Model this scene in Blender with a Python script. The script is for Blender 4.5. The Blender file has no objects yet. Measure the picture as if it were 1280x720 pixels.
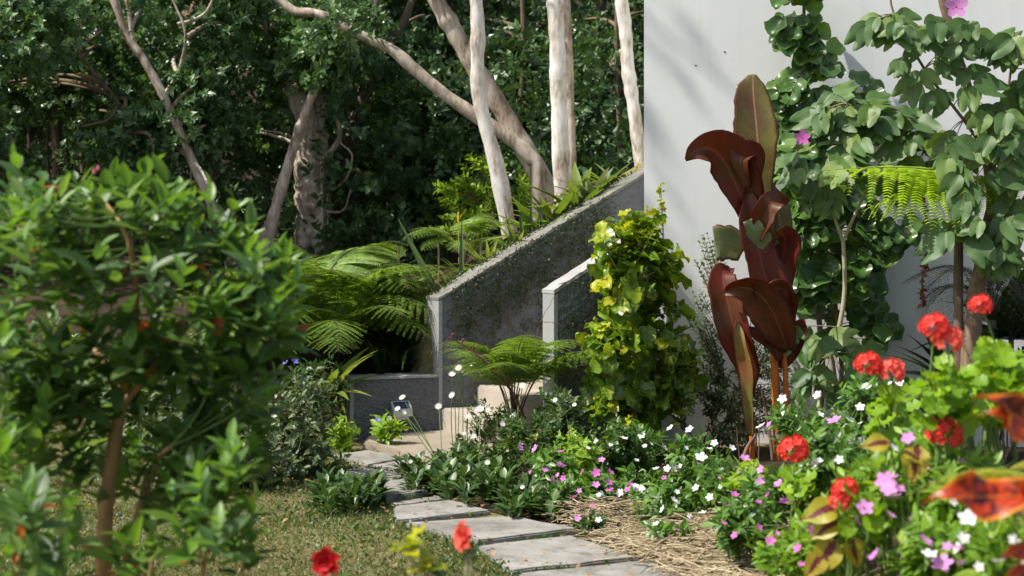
import bpy, bmesh, math, random
import numpy as np
from mathutils import Matrix, Vector

SC = bpy.context.scene
COL = SC.collection
# ------------------------------------------------------------------ camera
F, CX, CY, CH = 1900.0, 640.0, 300.0, 1.5          # focal length in photo pixels, horizon row, eye height
cam = bpy.data.cameras.new('camera')
cam.sensor_width = 36.0
cam.lens = F / 1280 * 36
cam.shift_y = -(360 - CY) / 1280
cam.clip_start, cam.clip_end = 0.05, 2000
cam.dof.use_dof = True
cam.dof.focus_distance = 10.2
cam.dof.aperture_fstop = 3.0
camo = bpy.data.objects.new('camera', cam)
camo.location = (0, 0, CH)
camo.rotation_euler = (math.pi / 2, 0, 0)
COL.objects.link(camo)
SC.camera = camo
# ------------------------------------------------------------------ sky and sun
SUN_EL = math.radians(53)
SUN_H = np.array([-0.96, -0.28]); SUN_H /= np.linalg.norm(SUN_H)
w = bpy.data.worlds.new('World'); SC.world = w; w.use_nodes = True
nt = w.node_tree
sky = nt.nodes.new('ShaderNodeTexSky'); sky.sky_type = 'NISHITA'; sky.sun_disc = False
sky.sun_elevation = SUN_EL
sky.sun_rotation = math.atan2(SUN_H[0], SUN_H[1])
sky.air_density, sky.dust_density, sky.ozone_density = 1.0, 3.0, 0.4
bg = nt.nodes['Background']; bg.inputs['Strength'].default_value = 0.13
nt.links.new(sky.outputs[0], bg.inputs[0])
sl = bpy.data.lights.new('sun', 'SUN'); sl.energy = 4.6; sl.angle = math.radians(0.53); sl.color = (1, .95, .87)
so = bpy.data.objects.new('sun', sl); COL.objects.link(so)
sd = Vector((SUN_H[0] * math.cos(SUN_EL), SUN_H[1] * math.cos(SUN_EL), math.sin(SUN_EL)))
so.rotation_euler = sd.to_track_quat('Z', 'Y').to_euler(); so.location = (-5, 0, 12)
SC.view_settings.view_transform = 'Standard'; SC.view_settings.look = 'None'
SC.view_settings.exposure = 0.5; SC.view_settings.gamma = 1.0; SC.view_settings.use_curve_mapping = False
SC.render.engine = 'CYCLES'
SC.cycles.max_bounces = 8; SC.cycles.diffuse_bounces = 4; SC.cycles.glossy_bounces = 3; SC.cycles.transmission_bounces = 4
SC.cycles.use_denoising = True

# ------------------------------------------------------------------ helpers
def at(px, py, Y): return np.array([(px - CX) / F * Y, Y, CH - (py - CY) / F * Y])
def gp(px, py, z=0.0):
    Y = (CH - z) * F / (py - CY); return np.array([(px - CX) / F * Y, Y, z])
def nrm(a):
    a = np.asarray(a, float); return a / np.maximum(np.linalg.norm(a, axis=-1, keepdims=True), 1e-9)
def smooth(a, b, x):
    t = np.clip((x - a) / (b - a), 0, 1); return t * t * (3 - 2 * t)
UP = np.array([0, 0, 1.0])

class MB:
    """collects vertices and faces; build() links them as one mesh object"""
    def __init__(s): s.V, s.FI, s.FN, s.UV, s.MI, s.n = [], [], [], [], [], 0
    def raw(s, V, Fc, uv=None, mat=0):
        V = np.asarray(V, float).reshape(-1, 3); Fc = np.asarray(Fc, int)
        s.V.append(V); s.FI.append((Fc + s.n).ravel()); s.FN.append(np.full(len(Fc), Fc.shape[1]))
        uv = np.zeros((len(V), 2)) if uv is None else np.asarray(uv, float)
        s.UV.append(uv[Fc.ravel()]); s.MI.append(np.full(len(Fc), mat)); s.n += len(V)
    def tube(s, P, R, k=6, mat=0, cap=True, rough=0, seed=0):
        P = np.asarray(P, float); n = len(P); R = np.broadcast_to(np.asarray(R, float), (n,))
        T = nrm(np.gradient(P, axis=0))
        ref = np.array([0.31, 0.95, 0.05]) if abs(T[n // 2][2]) > .7 else UP
        A = nrm(np.cross(T, ref)); B = np.cross(T, A)
        an = np.linspace(0, 2 * math.pi, k, endpoint=False)
        RR = np.repeat(R[:, None], k, 1)
        if rough:
            q = np.random.default_rng(seed).normal(0, 1, (n, k)); q = (q + np.roll(q, 1, 1) + np.roll(q, -1, 1) + np.roll(q, 1, 0) + np.roll(q, 2, 0) + np.roll(q, -1, 0)) / 2.4; RR = RR * (1 + rough * q)
        V = P[:, None] + RR[:, :, None] * (np.cos(an)[None, :, None] * A[:, None] + np.sin(an)[None, :, None] * B[:, None])
        i = np.arange(n - 1)[:, None] * k; j = np.arange(k)[None]; j2 = (j + 1) % k
        Fq = np.stack([i + j, i + j2, i + k + j2, i + k + j], -1).reshape(-1, 4)
        L = np.concatenate([[0], np.cumsum(np.linalg.norm(np.diff(P, axis=0), axis=1))])
        uv = np.stack([np.repeat(L, k), np.tile(an / 6.283, n)], 1)
        s.raw(V.reshape(-1, 3), Fq, uv, mat)
        if cap: s.raw(V[-1], [list(range(k))], None, mat); s.raw(V[0], [list(range(k))[::-1]], None, mat)
    def box(s, x0, x1, y0, y1, z0, z1, mat=0):
        V = [(x, y, z) for z in (z0, z1) for y in (y0, y1) for x in (x0, x1)]
        s.raw(V, [(0, 2, 3, 1), (4, 5, 7, 6), (0, 1, 5, 4), (2, 6, 7, 3), (0, 4, 6, 2), (1, 3, 7, 5)], None, mat)
    def scatter(s, tm, P, D, N, S, mat=0):
        """copies of leaf template tm at points P along D facing N with size S"""
        P = np.asarray(P, float); M = len(P)
        if M == 0: return
        y = nrm(D); x = nrm(np.cross(y, N)); z = np.cross(x, y); S = np.broadcast_to(np.asarray(S, float), (M,))
        TV, TF, TU = tm
        V = (TV[None, :, 0, None] * x[:, None] + TV[None, :, 1, None] * y[:, None] + TV[None, :, 2, None] * z[:, None]) * S[:, None, None] + P[:, None]
        Fc = (np.arange(M)[:, None, None] * len(TV) + TF[None]).reshape(-1, TF.shape[1])
        s.raw(V.reshape(-1, 3), Fc, np.tile(TU, (M, 1)), mat)
    def mesh(s, name, mats, smooth=True, off=(0, 0, 0)):
        me = bpy.data.meshes.new(name)
        V = np.concatenate(s.V) - np.asarray(off, float); FI = np.concatenate(s.FI); FN = np.concatenate(s.FN)
        me.vertices.add(len(V)); me.vertices.foreach_set('co', V.ravel())
        me.loops.add(len(FI)); me.loops.foreach_set('vertex_index', FI.astype(np.int32))
        me.polygons.add(len(FN))
        st = np.concatenate([[0], np.cumsum(FN)[:-1]]).astype(np.int32)
        me.polygons.foreach_set('loop_start', st)
        me.polygons.foreach_set('material_index', np.concatenate(s.MI).astype(np.int32))
        me.polygons.foreach_set('use_smooth', np.full(len(FN), bool(smooth)))
        u = me.uv_layers.new(name='uv'); u.data.foreach_set('uv', np.concatenate(s.UV).ravel())
        me.update(calc_edges=True)
        for m in (mats if isinstance(mats, (list, tuple)) else [mats]): me.materials.append(m)
        return me
    def build(s, name, mats, parent=None, smooth=True, kind=None):
        if s.n == 0: return None
        me = s.mesh(name, mats, smooth, wloc(parent))
        return link(name, me, parent, kind)

def wloc(o):
    v = np.zeros(3)
    while o is not None: v += np.array(o.location); o = o.parent
    return v
def link(name, me, parent=None, kind=None, loc=None):
    o = bpy.data.objects.new(name, me); COL.objects.link(o)
    if parent is not None: o.parent = parent
    if loc is not None: o.location = np.asarray(loc) - wloc(parent) if parent is not None else loc
    if kind: o['kind'] = kind
    return o
def tag(o, label=None, cat=None, group=None, kind=None):
    if label: o['label'] = label
    if cat: o['category'] = cat
    if group: o['group'] = group
    if kind: o['kind'] = kind
    return o
def thing(name, label, cat, loc, group=None):
    o = bpy.data.objects.new(name, None); COL.objects.link(o); o.location = loc; o.empty_display_size = .1
    return tag(o, label, cat, group)
def put(name, me, parent, P, D, N, S):
    y = nrm(D); x = nrm(np.cross(y, N)); z = np.cross(x, y)
    o = bpy.data.objects.new(name, me); COL.objects.link(o)
    if parent is not None: o.parent = parent
    q = np.asarray(P) - wloc(parent)
    m = Matrix(((x[0] * S, y[0] * S, z[0] * S, q[0]), (x[1] * S, y[1] * S, z[1] * S, q[1]), (x[2] * S, y[2] * S, z[2] * S, q[2]), (0, 0, 0, 1)))
    o.matrix_basis = m
    return o
def bez(a, b, c, n=8):
    t = np.linspace(0, 1, n)[:, None]; a, b, c = map(lambda q: np.asarray(q, float), (a, b, c))
    return (1 - t) ** 2 * a + 2 * t * (1 - t) * b + t * t * c
def spline(P, n=24):
    P = np.asarray(P, float); Q = np.vstack([2 * P[0] - P[1], P, 2 * P[-1] - P[-2]]); out = []
    m = len(P) - 1
    for u in np.linspace(0, m - 1e-6, n):
        i = int(u); t = u - i; p0, p1, p2, p3 = Q[i:i + 4]
        out.append(.5 * (2 * p1 + (p2 - p0) * t + (2 * p0 - 5 * p1 + 4 * p2 - p3) * t * t + (3 * p1 - p0 - 3 * p2 + p3) * t ** 3))
    return np.array(out)

# leaf templates: length 1 along +y, upper face +z, uv = (along, across)
def leaf_t(prof, rows=6, cols=3, fold=.2, droop=.15, wave=0.0, wf=3, notch=0.0, start=.0):
    ts = np.linspace(0, 1, rows) if prof.__name__ != 'circ_' else .5 - .5 * np.cos(math.pi * np.linspace(0, 1, rows)); vs = np.linspace(-1, 1, cols); V, U = [], []
    for i, t in enumerate(ts):
        wd = max(prof(t), .004)
        for v in vs:
            y = t * (1 + notch * (math.sin(math.pi * abs(v)) - .45) * (t > .5) * (t - .5) * 2)
            z = fold * abs(v) * wd - droop * t * t + wave * abs(v) * math.sin(wf * 6.283 * t + (1.3 if v > 0 else 0))
            V.append((v * wd, y + start, z)); U.append((t, v * .5 + .5))
    Fq = [(i * cols + j, i * cols + j + 1, (i + 1) * cols + j + 1, (i + 1) * cols + j) for i in range(rows - 1) for j in range(cols - 1)]
    return np.array(V), np.array(Fq), np.array(U)
def elliptic(w): return lambda t: w * math.sin(math.pi * min(1, max(0, t)) ** .85) ** .8 if 0 < t < 1 else 0
def ovate(w, p=.65): return lambda t: w * math.sin(math.pi * t ** p) ** .9 if 0 < t < 1 else 0
def obov(w): return lambda t: w * math.sin(math.pi * t ** 1.7) ** .8 if 0 < t < 1 else 0
def strap(w): return lambda t: w * (1 - t ** 3) * (.7 + .3 * math.sin(math.pi * t))
def disc_t(n=14, ruff=.12, lobes=6, cup=.25, rings=2):
    V, U = [(0, .5, 0)], [(0, 0)]
    for r in range(1, rings + 1):
        for k in range(n):
            a = 6.2832 * k / n; rr = r / rings; R = .5 * rr * (1 + (.1 * math.cos(lobes * a) if r == rings else 0))
            V.append((R * math.cos(a - 1.57), .5 + R * math.sin(a - 1.57), cup * R * rr * .8 + ruff * R * math.sin(lobes * a + r) * rr)); U.append((rr, k / n))
    Fc = [(0, 1 + k, 1 + (k + 1) % n, 1 + (k + 1) % n) for k in range(n)]
    for r in range(rings - 1):
        b = 1 + r * n; Fc += [(b + k, b + n + k, b + n + (k + 1) % n, b + (k + 1) % n) for k in range(n)]
    return V, Fc, U
DIAMOND = (np.array([(0, 0, 0), (-.2, .45, .05), (0, .5, 0), (.2, .45, .05), (0, 1, -.12)]), np.array([(0, 2, 1), (0, 3, 2), (1, 2, 4), (2, 3, 4)]), np.array([(0, .5), (.5, 0), (.5, .5), (.5, 1), (1, .5)]))
DIAMOND_W = (DIAMOND[0] * np.array([1.5, 1, 1.2]), DIAMOND[1], DIAMOND[2])
BLADE = (np.array([(-.035, 0, 0), (.035, 0, 0), (-.025, .55, .05), (.025, .55, .05), (0, 1, -.05)]), np.array([(0, 1, 3), (0, 3, 2), (2, 3, 4)]), np.array([(0, 0), (0, 1), (.5, 0), (.5, 1), (1, .5)]))

# ------------------------------------------------------------------ materials
def newmat(name):
    m = bpy.data.materials.new(name); m.use_nodes = True; t = m.node_tree
    return m, t, t.nodes['Principled BSDF'], t.nodes['Material Output']
def node(t, ty, **kw):
    n = t.nodes.new(ty)
    for k, v in kw.items():
        if isinstance(k, str) and hasattr(n, k): setattr(n, k, v)
    return n
def ramp(t, src, stops, interp='LINEAR'):
    r = t.nodes.new('ShaderNodeValToRGB'); r.color_ramp.interpolation = interp; e = r.color_ramp.elements
    while len(e) < len(stops): e.new(.5)
    for q, (p, c) in zip(e, stops): q.position = p; q.color = (*c, 1) if len(c) == 3 else c
    t.links.new(src, r.inputs[0]); return r.outputs[0]
def math_(t, op, a, b=None, clamp=False):
    n = t.nodes.new('ShaderNodeMath'); n.operation = op; n.use_clamp = clamp
    for i, q in enumerate((a, b)):
        if q is None: continue
        if isinstance(q, (int, float)): n.inputs[i].default_value = q
        else: t.links.new(q, n.inputs[i])
    return n.outputs[0]
def mixc(t, fac, a, b, blend='MIX'):
    n = t.nodes.new('ShaderNodeMix'); n.data_type = 'RGBA'; n.blend_type = blend
    for s, q in ((n.inputs[0], fac), (n.inputs[6], a), (n.inputs[7], b)):
        if isinstance(q, (int, float)): s.default_value = q
        elif isinstance(q, tuple): s.default_value = (*q, 1) if len(q) == 3 else q
        else: t.links.new(q, s)
    return n.outputs[2]
def noise(t, scale, detail=4, vec=None, rough=.55, dist=0):
    n = t.nodes.new('ShaderNodeTexNoise'); n.inputs['Scale'].default_value = scale; n.inputs['Detail'].default_value = detail
    n.inputs['Roughness'].default_value = rough; n.inputs['Distortion'].default_value = dist
    if vec is not None: t.links.new(vec, n.inputs['Vector'])
    return n.outputs['Fac']
def bump(t, b, h, strength=.5, dist=.01):
    n = t.nodes.new('ShaderNodeBump'); n.inputs['Strength'].default_value = strength; n.inputs['Distance'].default_value = dist
    t.links.new(h, n.inputs['Height']); t.links.new(n.outputs[0], b.inputs['Normal'])

def leaf_mat(name, stops, rough=.38, trans=.35, vein=None, vcol=None, vamt=.5, patch=None, spec=.5, tcol=1.5):
    m, t, b, out = newmat(name)
    gi = t.nodes.new('ShaderNodeNewGeometry'); oi = t.nodes.new('ShaderNodeObjectInfo')
    r = math_(t, 'FRACT', math_(t, 'ADD', gi.outputs['Random Per Island'], oi.outputs['Random']))
    stops = [(p, (q[0] * 1.12, q[1] * .98, q[2]) if q[1] > q[0] * 1.12 else q) for p, q in stops]
    c = ramp(t, r, stops)
    uv = t.nodes.new('ShaderNodeUVMap'); uv.uv_map = 'uv'
    sx = t.nodes.new('ShaderNodeSeparateXYZ'); t.links.new(uv.outputs[0], sx.inputs[0]); U, Vv = sx.outputs[0], sx.outputs[1]
    tc = t.nodes.new('ShaderNodeTexCoord')
    nz = noise(t, 30, 2, tc.outputs['Object'])
    c = mixc(t, .35, c, ramp(t, nz, [(.3, (.35, .35, .35)), (.7, (1.2, 1.2, 1.2))]), 'MULTIPLY')
    av = math_(t, 'MULTIPLY', math_(t, 'ABSOLUTE', math_(t, 'SUBTRACT', Vv, .5)), 2.0)
    vm = None
    mid = math_(t, 'SUBTRACT', 1, math_(t, 'MULTIPLY', av, 14), True)
    if vein == 'mid': vm = mid
    if vein == 'parallel':
        q = math_(t, 'PINGPONG', math_(t, 'MULTIPLY', av, 2.5), .5)
        vm = math_(t, 'SUBTRACT', 1, math_(t, 'MULTIPLY', q, 9), True)
    if vein == 'pinnate':
        q = math_(t, 'FRACT', math_(t, 'SUBTRACT', math_(t, 'MULTIPLY', U, 7), math_(t, 'MULTIPLY', av, 1.6)))
        vm = math_(t, 'MAXIMUM', mid, math_(t, 'MULTIPLY', math_(t, 'LESS_THAN', q, .1), .55))
    if vein == 'fine':
        q = math_(t, 'FRACT', math_(t, 'SUBTRACT', math_(t, 'MULTIPLY', U, 40), math_(t, 'MULTIPLY', av, 7)))
        vm = math_(t, 'MAXIMUM', mid, math_(t, 'MULTIPLY', math_(t, 'LESS_THAN', q, .25), .2))
    if patch == 'coleus':
        k = math_(t, 'ADD', av, math_(t, 'MULTIPLY', math_(t, 'SUBTRACT', noise(t, 9, 3, tc.outputs['Object']), .5), .9))
        c = mixc(t, ramp(t, math_(t, 'ADD', k, math_(t, 'MULTIPLY', U, .25)), [(.25, (1, 1, 1)), (.45, (0, 0, 0))]), c, (.13, .012, .02))
    if patch == 'variegated':
        k = noise(t, 7, 3, tc.outputs['Object'], .6)
        rr = math_(t, 'MULTIPLY', r, .14)
        c = mixc(t, ramp(t, math_(t, 'SUBTRACT', math_(t, 'SUBTRACT', 1.0, k), rr), [(.47, (0, 0, 0)), (.6, (1, 1, 1))]), c, (.34, .40, .035))
    if patch == 'canna':
        e = ramp(t, av, [(.80, (0, 0, 0)), (1, (1, 1, 1))])
        k = noise(t, 3.0, 3, tc.outputs['Object'])
        c = mixc(t, ramp(t, k, [(.38, (0, 0, 0)), (.68, (1, 1, 1))]), c, tuple(vcol[1]))
        c = mixc(t, e, c, (.12, .012, .012)); vcol = vcol[0]
    if patch == 'redcroton':
        k = noise(t, 11, 4, tc.outputs['Object'], .6)
        c = mixc(t, ramp(t, k, [(.42, (1, 1, 1)), (.56, (0, 0, 0))]), c, (.05, .008, .012))
        c = mixc(t, ramp(t, av, [(.78, (0, 0, 0)), (.95, (1, 1, 1))]), c, (.72, .22, .015))
    if patch == 'edge':
        c = mixc(t, ramp(t, av, [(.9, (0, 0, 0)), (1, (.5, .5, .5))]), c, (.3, .36, .22))
    if vm is not None and vcol is not None: c = mixc(t, math_(t, 'MULTIPLY', vm, vamt), c, tuple(vcol))
    t.links.new(c, b.inputs['Base Color'])
    b.inputs['Roughness'].default_value = rough; b.inputs['Specular IOR Level'].default_value = spec
    if vm is not None: bump(t, b, vm, .25, .003)
    tr = t.nodes.new('ShaderNodeBsdfTranslucent')
    t.links.new(mixc(t, 1.0, c, (tcol * 1.06, tcol * 1.0, tcol * .42), 'MULTIPLY'), tr.inputs[0])
    mx = t.nodes.new('ShaderNodeMixShader'); mx.inputs[0].default_value = trans
    t.links.new(b.outputs[0], mx.inputs[1]); t.links.new(tr.outputs[0], mx.inputs[2]); t.links.new(mx.outputs[0], out.inputs[0])
    return m
def bark_mat(name, stops, scale=6, stretch=(1, 1, .25), bmp=.5, rough=.85, bd=.01):
    m, t, b, out = newmat(name)
    tc = t.nodes.new('ShaderNodeTexCoord'); mp = t.nodes.new('ShaderNodeMapping'); mp.inputs['Scale'].default_value = stretch
    t.links.new(tc.outputs['Object'], mp.inputs[0])
    n1 = noise(t, scale, 6, mp.outputs[0], .65, .6); n2 = noise(t, scale * 5, 4, mp.outputs[0], .6)
    v = math_(t, 'ADD', math_(t, 'MULTIPLY', n1, .7), math_(t, 'MULTIPLY', n2, .3))
    t.links.new(ramp(t, v, stops), b.inputs['Base Color'])
    b.inputs['Roughness'].default_value = rough; b.inputs['Specular IOR Level'].default_value = .2
    bump(t, b, v, bmp, bd); return m
def plain(name, col, rough=.5, spec=.4, metal=0, var=.15, sc=20, trans=0.0, tc_=1.2):
    m, t, b, out = newmat(name)
    tc = t.nodes.new('ShaderNodeTexCoord'); n = noise(t, sc, 4, tc.outputs['Object'])
    oi = t.nodes.new('ShaderNodeNewGeometry')
    c = mixc(t, ramp(t, n, [(.3, (0, 0, 0)), (.7, (1, 1, 1))]), tuple(x * (1 - var) for x in col), tuple(min(1, x * (1 + var)) for x in col))
    t.links.new(c, b.inputs['Base Color'])
    b.inputs['Roughness'].default_value = rough; b.inputs['Specular IOR Level'].default_value = spec; b.inputs['Metallic'].default_value = metal
    if trans:
        tr = t.nodes.new('ShaderNodeBsdfTranslucent'); t.links.new(c, tr.inputs[0])
        mx = t.nodes.new('ShaderNodeMixShader'); mx.inputs[0].default_value = trans
        t.links.new(b.outputs[0], mx.inputs[1]); t.links.new(tr.outputs[0], mx.inputs[2]); t.links.new(mx.outputs[0], out.inputs[0])
    return m

M = {}
M['tib_old'] = leaf_mat('tib_old', [(0, (.03, .085, .02)), (.6, (.076, .18, .045)), (1, (.135, .27, .06))], .42, .45, 'parallel', (.22, .34, .14), .55)
M['tib_new'] = leaf_mat('tib_new', [(0, (.07, .20, .022)), (1, (.13, .30, .035))], .38, .38, 'parallel', (.34, .48, .18), .55)
M['tib_red'] = leaf_mat('tib_red', [(0, (.40, .07, .012)), (1, (.5, .17, .02))], .5, .35)
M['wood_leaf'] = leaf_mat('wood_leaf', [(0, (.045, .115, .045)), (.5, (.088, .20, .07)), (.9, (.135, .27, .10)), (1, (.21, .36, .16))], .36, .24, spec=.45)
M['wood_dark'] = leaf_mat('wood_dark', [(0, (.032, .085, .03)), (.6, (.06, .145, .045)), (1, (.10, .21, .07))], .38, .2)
M['lime_leaf'] = leaf_mat('lime_leaf', [(0, (.18, .37, .035)), (1, (.30, .50, .055))], .45, .45)
M['fern'] = leaf_mat('fern', [(0, (.11, .235, .033)), (.6, (.175, .325, .047)), (1, (.24, .41, .066))], .5, .4)
M['fern_lime'] = leaf_mat('fern_lime', [(0, (.30, .52, .02)), (1, (.38, .58, .03))], .5, .5)
M['fern_yellow'] = leaf_mat('fern_yellow', [(0, (.42, .45, .02)), (1, (.5, .5, .03))], .5, .4)
M['strap_dark'] = leaf_mat('strap_dark', [(0, (.012, .035, .012)), (1, (.04, .085, .022))], .35, .2)
M['strap_lime'] = leaf_mat('strap_lime', [(0, (.10, .20, .03)), (.8, (.17, .27, .05)), (1, (.3, .3, .08))], .45, .4)
M['strap_pale'] = leaf_mat('strap_pale', [(0, (.12, .2, .12)), (1, (.2, .28, .18))], .45, .3)
M['spear'] = leaf_mat('spear', [(0, (.06, .13, .04)), (1, (.11, .19, .05))], .4, .2)
M['grey_leaf'] = leaf_mat('grey_leaf', [(0, (.05, .095, .04)), (.6, (.09, .155, .06)), (1, (.15, .23, .07))], .5, .3)
M['mid_leaf'] = leaf_mat('mid_leaf', [(0, (.025, .075, .015)), (.6, (.05, .13, .022)), (.95, (.09, .19, .03)), (1, (.30, .28, .03))], .4, .3, 'mid', (.13, .22, .07))
M['rosette'] = leaf_mat('rosette', [(0, (.03, .08, .02)), (.7, (.06, .14, .03)), (1, (.10, .19, .045))], .4, .25, 'mid', (.12, .2, .07))
M['croton_old'] = leaf_mat('croton_old', [(0, (.06, .155, .018)), (.6, (.12, .26, .025)), (1, (.21, .38, .035))], .3, .3, 'pinnate', (.3, .36, .05), .5, 'variegated')
M['croton_new'] = leaf_mat('croton_new', [(0, (.26, .38, .015)), (.6, (.42, .48, .02)), (1, (.22, .38, .02))], .32, .35, 'pinnate', (.5, .5, .06), .5)
M['aralia'] = leaf_mat('aralia', [(0, (.04, .12, .02)), (.7, (.07, .18, .028)), (1, (.13, .27, .04))], .28, .3, 'pinnate', (.12, .22, .09), .5, 'edge')
M['bauhinia'] = leaf_mat('bauhinia', [(0, (.055, .14, .035)), (.7, (.085, .19, .045)), (1, (.16, .28, .05))], .5, .3, 'pinnate', (.13, .2, .08), .4)
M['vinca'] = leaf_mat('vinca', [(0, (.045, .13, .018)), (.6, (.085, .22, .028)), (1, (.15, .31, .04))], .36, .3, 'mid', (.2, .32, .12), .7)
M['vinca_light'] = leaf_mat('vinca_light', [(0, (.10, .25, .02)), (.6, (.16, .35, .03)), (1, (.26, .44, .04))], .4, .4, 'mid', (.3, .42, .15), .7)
M['geranium'] = leaf_mat('geranium', [(0, (.14, .33, .012)), (1, (.25, .46, .02))], .5, .4)
M['coleus'] = leaf_mat('coleus', [(0, (.36, .36, .02)), (1, (.42, .34, .03))], .45, .3, 'pinnate', (.2, .05, .03), .5, 'coleus')
M['redcroton'] = leaf_mat('redcroton', [(0, (.50, .045, .008)), (1, (.62, .09, .01))], .35, .25, 'mid', (.75, .2, .03), .8, 'redcroton')
M['canna_red'] = leaf_mat('canna_red', [(0, (.19, .022, .021)), (1, (.26, .038, .028))], .36, .5, 'fine', ((.40, .13, .10), (.16, .075, .024)), .7, 'canna', spec=.5)
M['canna_green'] = leaf_mat('canna_green', [(0, (.13, .15, .028)), (1, (.16, .18, .035))], .32, .35, 'fine', ((.55, .28, .2), (.10, .035, .02)), .8, 'canna')
M['canna_brown'] = leaf_mat('canna_brown', [(0, (.20, .062, .02)), (1, (.25, .085, .024))], .34, .45, 'fine', ((.4, .16, .08), (.09, .035, .014)), .7, 'canna')
M['canna_pale'] = leaf_mat('canna_pale', [(0, (.26, .29, .13)), (1, (.3, .32, .15))], .4, .3, 'fine', ((.4, .4, .25), (.2, .26, .11)), .3, 'canna')
M['canna_shoot'] = leaf_mat('canna_shoot', [(0, (.26, .28, .06)), (1, (.3, .3, .07))], .35, .2, 'fine', ((.3, .06, .03), (.28, .07, .035)), .3, 'canna')
M['canna_stem'] = bark_mat('canna_stem', [(.3, (.24, .05, .015)), (.5, (.46, .13, .025)), (.7, (.52, .22, .05))], 5, (1, 1, .1), .15, .35)
M['canna_dead'] = bark_mat('canna_dead', [(.3, (.09, .03, .025)), (.7, (.3, .2, .14))], 8, (1, 1, .1), .4)
M['bark_white'] = bark_mat('bark_white', [(.36, (.17, .13, .10)), (.44, (.42, .36, .30)), (.52, (.59, .56, .52)), (.64, (.70, .68, .65))], 6, (1, 1, .35), .9)
M['bark_pale'] = bark_mat('bark_pale', [(.36, (.13, .095, .07)), (.44, (.28, .22, .165)), (.53, (.46, .39, .32)), (.64, (.62, .56, .48))], 6, (1, 1, .35), .7)
M['bark_brown'] = bark_mat('bark_brown', [(.3, (.06, .042, .03)), (.6, (.19, .14, .10)), (.8, (.28, .22, .16))], 7, (1, 1, .3), .8)
M['twig'] = bark_mat('twig', [(.3, (.10, .07, .04)), (.7, (.24, .18, .11))], 20, (1, 1, .4), .4)
M['twig_tan'] = bark_mat('twig_tan', [(.3, (.24, .14, .06)), (.7, (.42, .27, .13))], 22, (1, 1, .3), .6)
M['twig_pale'] = bark_mat('twig_pale', [(.3, (.28, .25, .15)), (.7, (.42, .38, .26))], 22, (1, 1, .3), .4)
M['twig_green'] = plain('twig_green', (.10, .17, .035), .5)
M['rachis'] = plain('rachis', (.05, .035, .02), .6)
M['rachis_green'] = plain('rachis_green', (.16, .24, .04), .6)
M['petal_white'] = plain('petal_white', (.82, .82, .80), .6, .3, 0, .04, 20, .3)
M['petal_pink'] = plain('petal_pink', (.68, .28, .62), .6, .3, 0, .15, 40, .3)
M['petal_mauve'] = plain('petal_mauve', (.62, .16, .50), .6, .3, 0, .15, 40, .3)
M['petal_red'] = plain('petal_red', (.80, .06, .045), .55, .3, 0, .2, 60, .3)
M['petal_coral'] = plain('petal_coral', (.85, .12, .085), .55, .3, 0, .2, 60, .3)
M['petal_crimson'] = plain('petal_crimson', (.55, .012, .015), .55, .3, 0, .2, 60, .3)
M['petal_blue'] = plain('petal_blue', (.2, .18, .6), .6, .3, 0, .1, 20, .3)
M['yolk'] = plain('yolk', (.75, .42, .02), .8, .2, 0, .2, 80)
M['eye'] = plain('eye', (.55, .03, .2), .8)
M['bud'] = plain('bud', (.26, .045, .06), .6)
M['straw'] = leaf_mat('straw', [(0, (.22, .16, .085)), (.5, (.50, .40, .24)), (1, (.68, .57, .38))], .7, .1)
M['grass'] = leaf_mat('grass', [(0, (.06, .12, .02)), (.5, (.115, .18, .035)), (.68, (.19, .19, .07)), (1, (.38, .31, .18))], .6, .3)
M['dry'] = leaf_mat('dry', [(0, (.25, .12, .045)), (1, (.42, .26, .11))], .7, .2)
M['bark_tan'] = bark_mat('bark_tan', [(.3, (.09, .06, .04)), (.55, (.22, .155, .10)), (.75, (.36, .27, .185))], 14, (1, 1, .5), .8)
M['dead_frond'] = plain('dead_frond', (.16, .055, .04), .8)

def mat_ground():
    m, t, b, out = newmat('ground')
    tc = t.nodes.new('ShaderNodeTexCoord'); P = tc.outputs['Object']
    n1 = noise(t, 1.3, 5, P, .6); n2 = noise(t, 14, 6, P, .7); n3 = noise(t, 70, 3, P, .6)
    v = math_(t, 'ADD', math_(t, 'ADD', math_(t, 'MULTIPLY', n1, .4), math_(t, 'MULTIPLY', n2, .35)), math_(t, 'MULTIPLY', n3, .25))
    c = ramp(t, v, [(.34, (.045, .04, .022)), (.45, (.12, .105, .055)), (.53, (.15, .135, .06)), (.62, (.28, .225, .125)), (.72, (.35, .285, .18))])
    t.links.new(c, b.inputs['Base Color']); b.inputs['Roughness'].default_value = .95; b.inputs['Specular IOR Level'].default_value = .1
    bump(t, b, v, .9, .03); return m
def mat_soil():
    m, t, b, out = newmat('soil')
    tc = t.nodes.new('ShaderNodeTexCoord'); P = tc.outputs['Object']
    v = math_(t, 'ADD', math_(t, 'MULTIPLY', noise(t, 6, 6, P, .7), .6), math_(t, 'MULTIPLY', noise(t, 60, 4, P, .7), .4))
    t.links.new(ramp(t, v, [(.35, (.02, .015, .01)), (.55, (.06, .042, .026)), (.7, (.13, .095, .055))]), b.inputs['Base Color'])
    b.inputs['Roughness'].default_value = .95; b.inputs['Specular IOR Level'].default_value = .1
    bump(t, b, v, 1, .03); return m
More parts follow.
